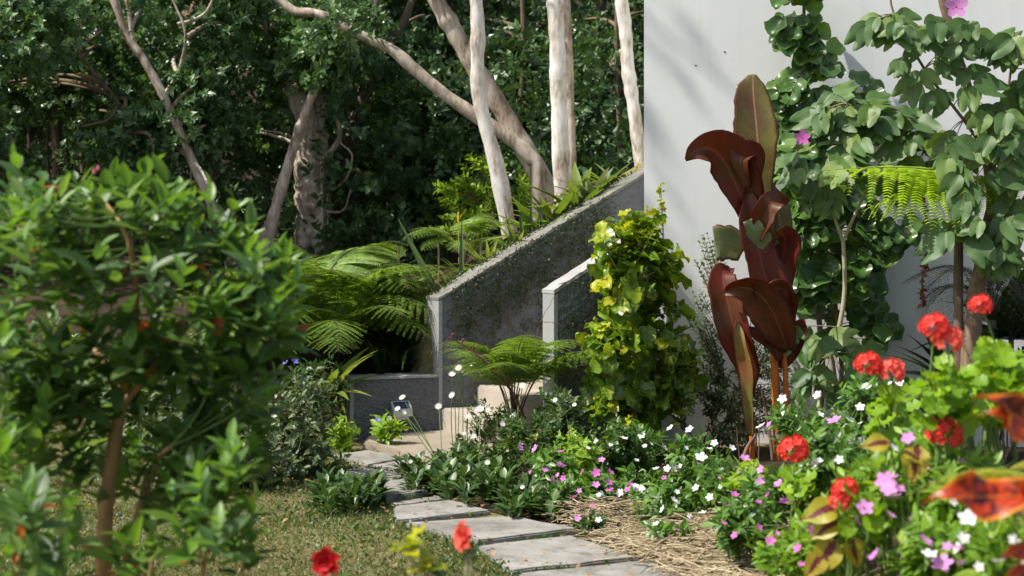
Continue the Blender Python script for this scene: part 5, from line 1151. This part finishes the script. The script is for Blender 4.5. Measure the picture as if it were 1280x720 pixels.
rosette('tall flowering daisy clump with blooms in front of the steps', 610, 565, 36, 22, 9.6, 14, 405, [(600, 511, .075), (585, 521, .06), (592, 545, .055), (628, 568, .065), (641, 572, .07), (653, 553, .065), (580, 542, .04), (609, 513, .05), (716, 545, .065), (696, 543, .05), (653, 482, .06), (718, 506, .045)])
rosette('thin daisy plant whose tall flowers stand against the grey planter wall', 565, 560, 18, 14, 10.2, 5, 406, [(565, 468, .07), (573, 460, .07), (565, 494, .07), (548, 508, .07), (503, 497, .07), (497, 511, .06), (505, 516, .05), (578, 465, .02), (589, 457, .025)])
# mixed bushes
mound('grey-green bush with white daisies left of the planter wall', 375, 545, 64, 85, 9.6, 190, 'grey', .055, 410, 'bush', 'bush', 0, 9, 1.1, None, 14, 'twig', .18, [('daisy', 341, 531, .07), ('daisy', 342, 520, .06), ('daisy', 346, 484, .05), ('daisy', 343, 497, .06), ('blue', 357, 455, .06), ('blue', 368, 452, .06), ('daisy', 372, 565, .05)], stemr=.009, dY=.4)
mound('grey-green bush standing farther left under the glossy shrub', 285, 545, 66, 80, 9.9, 200, 'grey', .06, 411, 'bush', 'bush', 0, 9, 1.1, None, 12, 'twig', .18, stemr=.009, dY=.4)
mound('grey-green bush filling the gap before the daisy bush and the glossy shrub', 318, 575, 46, 50, 9.15, 110, 'grey', .055, 427, 'bush', 'bush', 0, 9, 1.1, None, 10, 'twig', .16, [('daisy', 330, 545, .05)], stemr=.007, dY=.3)
mound('dark leafy bush against the house wall at the right edge', 1245, 480, 66, 52, 10.2, 90, 'mid', .07, 428, 'bush', 'bush', 0, 9, 1.1, None, 9, 'twig', .16, stemr=.007, dY=.3)
mound('green bush past the left edge of the lawn before the wood', -120, 500, 120, 60, 11.8, 110, 'mid', .07, 429, 'bush', 'bush', 0, 9, 1.1, None, 10, 'twig', .2, stemr=.009, dY=.5)
mound('dim green bush behind the trunk of the glossy shrub', 200, 520, 80, 85, 10.6, 200, 'grey', .07, 412, 'bush', 'bush', 0, 9, 1.1, None, 12, 'twig', .2, stemr=.009, dY=.4)
mound('low grey-green bush at the lawn edge left of the daisy bush', 245, 585, 80, 50, 9.2, 150, 'grey', .06, 422, 'bush', 'bush', 0, 9, 1.1, None, 10, 'twig', .16, stemr=.007, dY=.3)
mound('low leafy bush at the back of the lawn between trunk and timber posts', 135, 560, 60, 34, 9.8, 80, 'grey', .06, 426, 'bush', 'bush', 0, 9, 1.1, None, 9, 'twig', .16, stemr=.007, dY=.3)
mound('dark bush at the far left beyond the timber posts', 60, 480, 100, 90, 11.4, 180, 'mid', .07, 413, 'bush', 'bush', 0, 9, 1.1, None, 12, 'twig', .2, stemr=.009, dY=.5)
mound('leafy bush between the daisy bush and the planter ferns', 400, 485, 45, 40, 11.2, 70, 'mid', .06, 414, 'bush', 'bush', 0, 9, 1.1, None, 10, 'twig', .2, stemr=.008)
mound('wispy grey-green plant leaning over the pale steps', 610, 535, 44, 40, 10.1, 60, 'grey', .04, 423, 'plant', 'plant', 0, 9, 1.0, None, 9, 'twig_green', .16, [('daisy', 640, 520, .06), ('daisy', 622, 548, .06)], stemr=.004, dY=.2)
mound('loose mixed green plant between the arching fern and the pink periwinkle', 660, 545, 50, 34, 9.5, 70, 'mid', .045, 424, 'plant', 'plant', 0, 9, 1.0, None, 9, 'twig_green', .14, [('daisy', 628, 530, .055), ('pink', 650, 560, .05)], stemr=.004, dY=.25)
mound('airy light green plant left of the variegated shrub foot', 715, 575, 40, 40, 9.0, 60, 'lime', .05, 425, 'plant', 'plant', 0, 8, 1.0, None, 9, 'twig_green', .14, [('daisy', 735, 560, .05), ('mauve', 728, 590, .05)], stemr=.004, dY=.25)
mound('wispy flowering plant rising between the arching fern and the variegated shrub', 705, 525, 34, 46, 9.8, 70, 'grey', .045, 430, 'plant', 'plant', 0, 9, 1.0, None, 9, 'twig_green', .16, [('daisy', 694, 500, .05), ('mauve', 712, 540, .045)], stemr=.004, dY=.25)
mound('tall loose green plant in front of the variegated shrub foot', 770, 560, 44, 40, 9.1, 66, 'mid', .05, 431, 'plant', 'plant', 0, 9, 1.0, None, 9, 'twig_green', .16, [('white', 780, 548, .045), ('pink', 752, 575, .045), ('daisy', 745, 552, .05)], stemr=.004, dY=.25)
mound('small loose plant growing out of the straw near the slabs', 735, 655, 30, 14, 7.8, 22, 'mid', .045, 432, 'plant', 'plant', 0, 8, 1.0, None, 6, 'twig_green', .1, [('pink', 722, 648, .04), ('white', 748, 650, .04)], stemr=.003, dY=.2)
mound('sparse green plant in the middle of the straw', 830, 668, 36, 14, 7.35, 22, 'vinca', .05, 433, 'plant', 'plant', 0, 8, 1.0, None, 6, 'twig_green', .1, [('white', 820, 655, .04), ('mauve', 846, 662, .04)], stemr=.003, dY=.2)
mound('bright round leaved seedling in front of the planter wall', 482, 535, 20, 18, 10.8, 16, 'lime', .09, 415, 'seedling', 'plant', 40, 5, 1.1, None, 5, 'twig_green', .1, [('blue', 472, 526, .05), ('daisy', 487, 523, .05)], dY=.12)
mound('round leaved green bush at the left corner of the planter wall', 432, 545, 18, 28, 10.7, 24, 'lime', .075, 416, 'bush', 'bush', 30, 5, 1.1, None, 5, 'twig_green', .1, dY=.15)
mound('tangled green bush beneath the arching tree fern', 690, 520, 40, 34, 10.0, 70, 'mid', .05, 417, 'bush', 'bush', 0, 9, 1.1, None, 9, 'twig_green', .14, stemr=.005)
mound('pale leaved bush under the variegated shrub', 740, 560, 34, 34, 9.7, 56, 'mid', .06, 418, 'bush', 'bush', 0, 8, 1.1, None, 9, 'twig_green', .14, dry=10)
mound('dark small leaved bush in the shade behind the canna base', 930, 520, 60, 50, 10.5, 70, 'grey', .035, 419, 'bush', 'bush', 0, 9, 1.1, None, 9, 'twig', .16, stemr=.006)
mound('leafy bush at the foot of the orchid tree', 1170, 500, 60, 40, 9.3, 50, 'mid', .06, 420, 'bush', 'bush', 0, 8, 1.1, None, 8, 'twig', .16, stemr=.006)
mound('heart leaved green plant among the periwinkles', 940, 600, 34, 24, 7.4, 18, 'lime', .085, 421, 'plant', 'plant', 40, 4, 1.1, None, 5, 'twig_green', .1)
# dark seed stalk
pl = Plant('seed_stalk', 'dark bare seed stalk leaning across the grey walls', 'stalk', fb(655, 10.3)); C = spline([at(657, 525, 10.3), at(640, 490, 10.25), at(612, 457, 10.2), at(585, 435, 10.2), at(560, 421, 10.2)], 24); pl.st.tube(C, np.linspace(.011, .004, 24), 6)
for k in range(4, 24, 3): pl.st.tube([C[k], C[k] + np.array([.01, -.01, .035])], [.004, .010], 5)
pl.finish('dead_frond')

# ------------------------------------------------------------------ geraniums, coleus and red leaves of the right foreground
rg = np.random.default_rng(501)
def geranium(label, px, py, rx, ry, Y, n, heads, seed):
    rg = np.random.default_rng(seed); b = fb(px, Y); pl = Plant('geranium', label, 'geranium', b, 'geraniums of the right foreground'); n = int(n * 2); tips = blob_tips(rg, [(px, py, rx, ry, Y, n)], .3)
    s, d, l = framework(pl, rg, b, tips, 6, .010, .006, .06, .0025); D = nrm(rg.normal(0, 1, (n, 3)) + np.array([0, -.2, -.35])); N = nrm(np.array([-.15, -.35, .85]) + rg.normal(0, .3, (n, 3)))
    pl.add('geranium', tips, D, N, rg.uniform(.05, .085, n)); pl.finish('twig_green', 120)
    for i, (hx, hy, sz) in enumerate(heads):
        P = at(hx, hy, Y - .12); put('flower_head', FL['head'][i % 2], pl.root, P, (1, .2 * i, 0), (-.1, -.45, .9), sz); q = tips[np.argmin(np.linalg.norm(tips - P, axis=1) + 2 * np.maximum(0, tips[:, 2] - P[2]))]
        mb = MB(); mb.tube(bez(q, (q + P) / 2 + np.array([0, 0, .02]), P - UP * .01, 6), .003, 6); mb.build('flower_stalk', M['twig_green'], pl.root)
geranium('lime leaved geranium at the right edge with a small high red head', 1250, 480, 45, 48, 5.2, 60, [(1226, 381, .085)], 511)
geranium('lime leaved geranium with the large ragged coral red head', 1180, 500, 40, 38, 5.0, 44, [(1168, 408, .105), (1184, 424, .105), (1180, 540, .13)], 512)
geranium('geranium carrying two red heads side by side', 1110, 520, 26, 26, 6.0, 20, [(1085, 455, .115), (1114, 463, .115)], 513)
geranium('geranium with one low red head beyond the coleus', 1000, 610, 22, 22, 6.2, 14, [(992, 562, .135)], 514)
geranium('geranium with a round coral head above the pink flowers', 1080, 640, 26, 24, 4.8, 18, [(1057, 612, .09), (1050, 626, .07)], 515)
def coleus(label, pts, Y, seed, kind='coleus', name='coleus'):
    b = at(pts[0][0], 700, Y); b[2] = gz(b[0], b[1]); pl = Plant(name, label, 'coleus' if kind == 'coleus' else 'plant', b)
    for (x, y, dx, dz, sz, nx) in pts:
        p = at(x, y, Y); pl.add(kind, p, (dx, -.25, dz), (nx, -.8, .6), sz); pl.st.tube(bez(b, (b + p) / 2 + UP * .1, p, 6), .003, 5)
    pl.finish('twig_green', 40); return pl.root
coleus('yellow-green coleus with maroon hearts left of the coral geranium', [(1048, 632, -1, -.25, .125, .1), (1050, 650, -1, -.45, .11, -.2), (1046, 675, -.7, -.9, .13, .1), (1030, 690, -.6, -.7, .10, .2), (1062, 670, .3, -1, .1, 0)], 4.7, 521)
coleus('yellow-orange coleus leaf standing under the coral geranium heads', [(1148, 555, -.25, -1, .12, -.2), (1112, 553, -1, .0, .09, 0), (1128, 562, .6, -.3, .07, .3)], 4.6, 522)
coleus('vivid orange-red leaved plant nearest the lens at the right edge', [(1292, 622, -1, .10, .225, 0), (1268, 604, .6, -.4, .13, .2), (1296, 534, -1, .35, .12, 0), (1300, 682, -1, -.2, .09, 0), (1306, 706, -1, -.3, .10, .1), (1320, 560, -.6, .5, .2, 0)], 3.1, 523, 'redcroton', 'red_leaf_plant')
b = at(1330, 640, 3.7); fern('yellow fern behind the orange-red leaf at the right edge', b, 5, .42, [FRY], 131, [2.9, 3.3, 2.5, 3.9, 1.5], (-.1, .3), True, 'fern', 'fern', .01)

# straw mulch beside the path
def patch0(x, y): return .5 + .5 * np.sin(5.1 * x + 2) * np.sin(4.3 * y + 1)
rg = np.random.default_rng(601); n = 3600; mb = MB()
X = rg.uniform(.15, 1.9, n); Yy = rg.uniform(6.0, 8.3, n); pxs = CX + X / Yy * F; pys = CY + CH / Yy * F
ok = (pys > 645) & (pxs > 672 + (pys - 640) * 1.75) & (pxs < 1040); X, Yy = X[ok], Yy[ok]
a = rg.normal(.15, .9, len(X)); Dv = np.stack([np.cos(a), np.sin(a), rg.normal(0, .16, len(X))], 1); L = rg.uniform(.06, .34, len(X)) * (1 + .5 * (rg.random(len(X)) < .1)); base = np.stack([X, Yy, terrain(X, Yy) + rg.uniform(.012, .11, len(X)) * (.4 + .8 * patch0(X, Yy))], 1)
for p, d, l in zip(base, Dv, L):
    d = nrm(d); bend = np.array([rg.normal(0, .03), rg.normal(0, .03), rg.uniform(-.01, .03)]); mb.tube(bez(p - d * l / 2, p + bend, p + d * l / 2, 4), rg.uniform(.0015, .0035), 3, cap=False)
mb.build('straw', M['straw'], None, True, 'stuff')
# short lawn
rg = np.random.default_rng(602); n = 460000; X = rg.uniform(-6.4, .7, n); Yy = 6.2 + 6.4 * rg.random(n) ** 1.4; pxs = CX + X / Yy * F; pys = CY + CH / Yy * F
edge = np.interp(pys, [560, 577, 602, 633, 657, 683, 719, 765], [420, 420, 455, 488, 500, 590, 632, 690])
fringe = (pxs > edge - 40) 
ok = (pxs < edge + 4) & (pxs > -330) & (rg.random(n) < np.where(fringe, 1, .8)) ; X, Yy = X[ok], Yy[ok]
def patch(x, y): return .5 + .25 * np.sin(2.3 * x + 1.7 * y) + .25 * np.sin(4.1 * x - 3.3 * y + 1)
ok = rg.random(len(X)) < .25 + .75 * patch(X, Yy); X, Yy = X[ok], Yy[ok]; n = len(X)
P = np.stack([X, Yy, terrain(X, Yy)], 1); D = rg.normal(0, .8, (n, 3)); D[:, 2] = rg.uniform(.25, 1.1, n)
wide = BLADE[0] * np.array([2.6, 1, 1]); mb = MB(); S = rg.uniform(.016, .040, n)
for Fc in (BLADE[1],): mb.scatter((wide, Fc, BLADE[2]), P, D, rg.normal(0, 1, (n, 3)), S)
mb.build('grass', M['grass'], None, False, 'stuff')
n = 26000; X = rg.uniform(-3.6, .5, n); Yy = rg.uniform(6.3, 11.5, n); pxs = CX + X / Yy * F; pys = CY + CH / Yy * F; edge = np.interp(pys, [560, 577, 602, 633, 657, 683, 719, 765], [420, 420, 455, 488, 500, 590, 632, 690])
near = np.exp(-((pxs - edge + 20) / 55.0) ** 2); ok = (pxs < edge + 9) & (rg.random(n) < .8 * near + .35 * (patch(X * 1.7, Yy * 1.3) > .62) + .10); X, Yy = X[ok], Yy[ok]; n = len(X)
P = np.stack([X, Yy, terrain(X, Yy)], 1); D = rg.normal(0, .6, (n, 3)); D[:, 2] = rg.uniform(.4, 1.1, n); mb = MB(); mb.scatter(DIAMOND_W, P, D, rg.normal(0, .6, (n, 3)) + UP, rg.uniform(.015, .042, n)); mb.build('lawn_weeds', M['mid_leaf'], None, False, 'stuff')
n = 420; X = rg.uniform(-3, 1.2, n); Yy = rg.uniform(6.5, 10.5, n); P = np.stack([X, Yy, terrain(X, Yy) + .04], 1); mb = MB(); mb.scatter(DIAMOND_W, P, rg.normal(0, 1, (n, 3)) * np.array([1, 1, .15]), rg.normal(0, .25, (n, 3)) + UP, rg.uniform(.012, .05, n)); mb.build('fallen_leaves', M['dry'], None, False, 'stuff')
# weeds in the joints and at the slab edges
n = 2600; k = rg.integers(0, len(SLABS), n); t = rg.random(n); e = rg.integers(0, 4, n); P = []
for a, b_, c_ in zip(k, t, e):
    q = [gp(*v) for v in SLABS[a]]; p = q[c_] + (q[(c_ + 1) % 4] - q[c_]) * b_; P.append(p + np.array([rg.normal(0, .02), rg.normal(0, .02), 0]))
P = np.array(P); patchy = np.sin(P[:, 0] * 23) * np.sin(P[:, 1] * 17) > .1; P = P[patchy]; n = len(P); D = rg.normal(0, .8, (n, 3)); D[:, 2] = 1; mb = MB(); mb.scatter(DIAMOND_W, P + UP * .005, D, rg.normal(0, 1, (n, 3)), rg.uniform(.015, .04, n)); mb.build('joint_weeds', M['mid_leaf'], None, False, 'stuff')

# ------------------------------------------------------------------ glossy shrub of the left foreground
rg = np.random.default_rng(701); YT = 4.6; b = fb(128, YT)
pl = Plant('glossy_shrub', 'big glossy shrub with ribbed leaves and pink buds filling the left foreground', 'shrub', b)
tr = spline([at(128, 735, YT), at(132, 640, YT), at(142, 560, YT), at(152, 500, YT), at(160, 440, YT)], 16); pl.st.tube(np.vstack([b - UP * .05, tr]), np.linspace(.026, .017, 17), 10)
lim = [tr]
for pts in ([(152, 500), (110, 420), (60, 340), (20, 280)], [(156, 470), (170, 380), (160, 300), (130, 250)], [(150, 510), (215, 430), (260, 350), (280, 290)], [(158, 460), (230, 400), (300, 380), (350, 390)], [(145, 545), (90, 490), (30, 450), (-30, 420)], [(160, 690), (175, 630), (195, 585), (210, 560), (250, 540)], [(135, 700), (60, 650), (10, 640)]):
    P = spline([at(a, c_, YT + rg.uniform(-.25, .3) * (i > 0)) for i, (a, c_) in enumerate(pts)], 14); pl.st.tube(P, np.linspace(.012, .005, 14), 7); lim.append(P[4:])
for pts in ([(250, 770), (255, 710), (262, 650), (285, 592)], [(22, 770), (26, 700), (20, 650)], [(70, 770), (64, 705)], [(-20, 700), (-14, 620), (-10, 565)], [(180, 770), (190, 700)], [(300, 770), (304, 700)]):
    P = spline([at(a, c_, 4.05) for a, c_ in pts], 14); pl.st.tube(P, np.linspace(.008, .004, 14), 7); lim.append(P[4:])
Q = np.concatenate(lim)
tips = blob_tips(rg, [(330, 330, 30, 40, 4.5, 9), (360, 420, 24, 22, 4.5, 5), (150, 470, 60, 40, 4.7, 16), (60, 525, 70, 34, 4.7, 13), (230, 515, 70, 36, 4.8, 15), (330, 485, 34, 40, 4.6, 9), (150, 560, 90, 30, 4.9, 10), (350, 350, 34, 40, 4.5, 6), (250, 560, 40, 30, 4.6, 6), (240, 450, 60, 30, 4.6, 10), (40, 480, 60, 30, 4.6, 14), (40, 262, 54, 28, 4.5, 15), (125, 252, 54, 26, 4.6, 16), (205, 258, 50, 28, 4.6, 16), (285, 300, 30, 36, 4.6, 12), (30, 330, 66, 54, 4.4, 20), (120, 330, 66, 54, 4.5, 20), (215, 340, 62, 54, 4.5, 19), (300, 370, 36, 40, 4.5, 13), (345, 400, 26, 26, 4.5, 7), (20, 430, 60, 45, 4.4, 22), (110, 425, 66, 46, 4.5, 17), (205, 430, 66, 46, 4.5, 16), (290, 435, 40, 34, 4.5, 10), (-10, 500, 60, 36, 4.5, 12), (90, 480, 50, 30, 4.6, 9), (250, 480, 46, 26, 4.6, 7)], .34)
tips2 = blob_tips(rg, [(285, 575, 30, 22, 4.1, 5), (245, 650, 40, 36, 4.0, 8), (20, 640, 36, 36, 3.9, 8), (300, 690, 26, 24, 4.1, 3), (60, 690, 36, 26, 3.9, 5), (190, 690, 40, 30, 4.2, 3), (260, 615, 30, 24, 4.1, 4), (-10, 560, 26, 40, 4.1, 5), (110, 610, 60, 50, 4.8, 8), (60, 570, 60, 34, 4.5, 9), (230, 560, 60, 34, 4.6, 10), (200, 620, 60, 40, 4.6, 9), (310, 560, 30, 30, 4.5, 5), (20, 700, 50, 30, 4.4, 6), (140, 690, 60, 30, 4.5, 6), (310, 640, 20, 40, 4.3, 5), (40, 520, 60, 30, 4.4, 8)], .2)
top = np.array([at(x, y, YT + rg.normal(0, .1)) for x, y in ((22, 205), (12, 235), (60, 236), (98, 232), (146, 228), (175, 224), (208, 226), (225, 250), (262, 248), (293, 262), (306, 290), (185, 215), (45, 245))])
tips = tips[rg.random(len(tips)) < .84]; tips = np.vstack([tips, tips2, top]); s, d, l = [], [], []
for q in tips:
    a = Q[np.argmin(np.linalg.norm(Q - q, axis=1) + .9 * np.maximum(0, Q[:, 2] - q[2]))]; P = bez(a, (a + q) / 2 - UP * .02 + rg.normal(0, .02, 3), q, 6); pl.tw.tube(P, np.linspace(.003, .002, 6), 5, cap=False)
    dd = nrm(nrm(q - a) * .5 + UP * 1.1 + rg.normal(0, .25, 3)); s.append(q - dd * .10); d.append(dd); l.append(.12)
P, D, N, S, t = leafy(rg, np.array(s), np.array(d), np.array(l), 7, .096, 1.05, True, .6, 0, .24, .12, .62)
new = (t > .66) & (rg.random(len(P)) < .8) | (rg.random(len(P)) < .05 + .3 * (np.abs(P[:, 1] - 4.05) < .2) * (P[:, 2] < .95)); red = (rg.random(len(P)) < .022) & ~new
old = ~new & ~red
pl.add('tib_old', P[old], D[old], N[old], S[old]); pl.add('tib_new', P[new], D[new], N[new], S[new] * .85); pl.add('tib_red', P[red], D[red] - UP * .6, N[red], S[red] * .75)
pl.finish('twig_tan', 300, stname='trunk')
bud = dome(.5, 1.0, 7).mesh('bud', M['bud'], True)
for x, y in ((123, 213), (118, 217), (154, 214), (75, 236), (83, 240), (71, 242), (334, 583), (276, 640), (259, 660)):
    put('bud', bud, pl.root, at(x, y, YT), (1, 0, 0), (.1, -.1, 1), .016)
# red flowered plant at the bottom
b = at(560, 760, 4.0); b[2] = gz(b[0], b[1]); pl = Plant('hibiscus', 'low plant with two ragged red flowers at the bottom of the lawn', 'hibiscus', b)
h1, h2 = at(409, 703, 4.0), at(584, 671, 3.9)
for q, me, sz, N in ((h1, 'hib', .085, (-.2, -1, .2)), (h2, 'hib2', .085, (-.8, -.4, .6))):
    pl.st.tube(bez(b, (b + q) / 2 + np.array([0.02, 0, -.03]), q, 8), np.linspace(.006, .004, 8), 6); put('flower', FL[me], pl.root, q, (0, .2, 1), N, sz)
tp = np.array([at(512, 681, 4.0), at(530, 705, 4.0), at(548, 722, 4.0), at(500, 740, 4.0), at(420, 735, 4.0), at(590, 690, 3.9)])
for q in tp: pl.st.tube(bez(b, (b + q) / 2, q, 6), .003, 5)
P, D, N, S, t = leafy(rg, tp - UP * .03, np.tile(UP, (6, 1)), np.full(6, .04), 8, .05, 1.2, False, .4); pl.add('croton_new', P[:16], D[:16], N[:16], S[:16]); pl.add('mid', P[16:], D[16:], N[16:], S[16:]); pl.finish('twig_pale', 60)
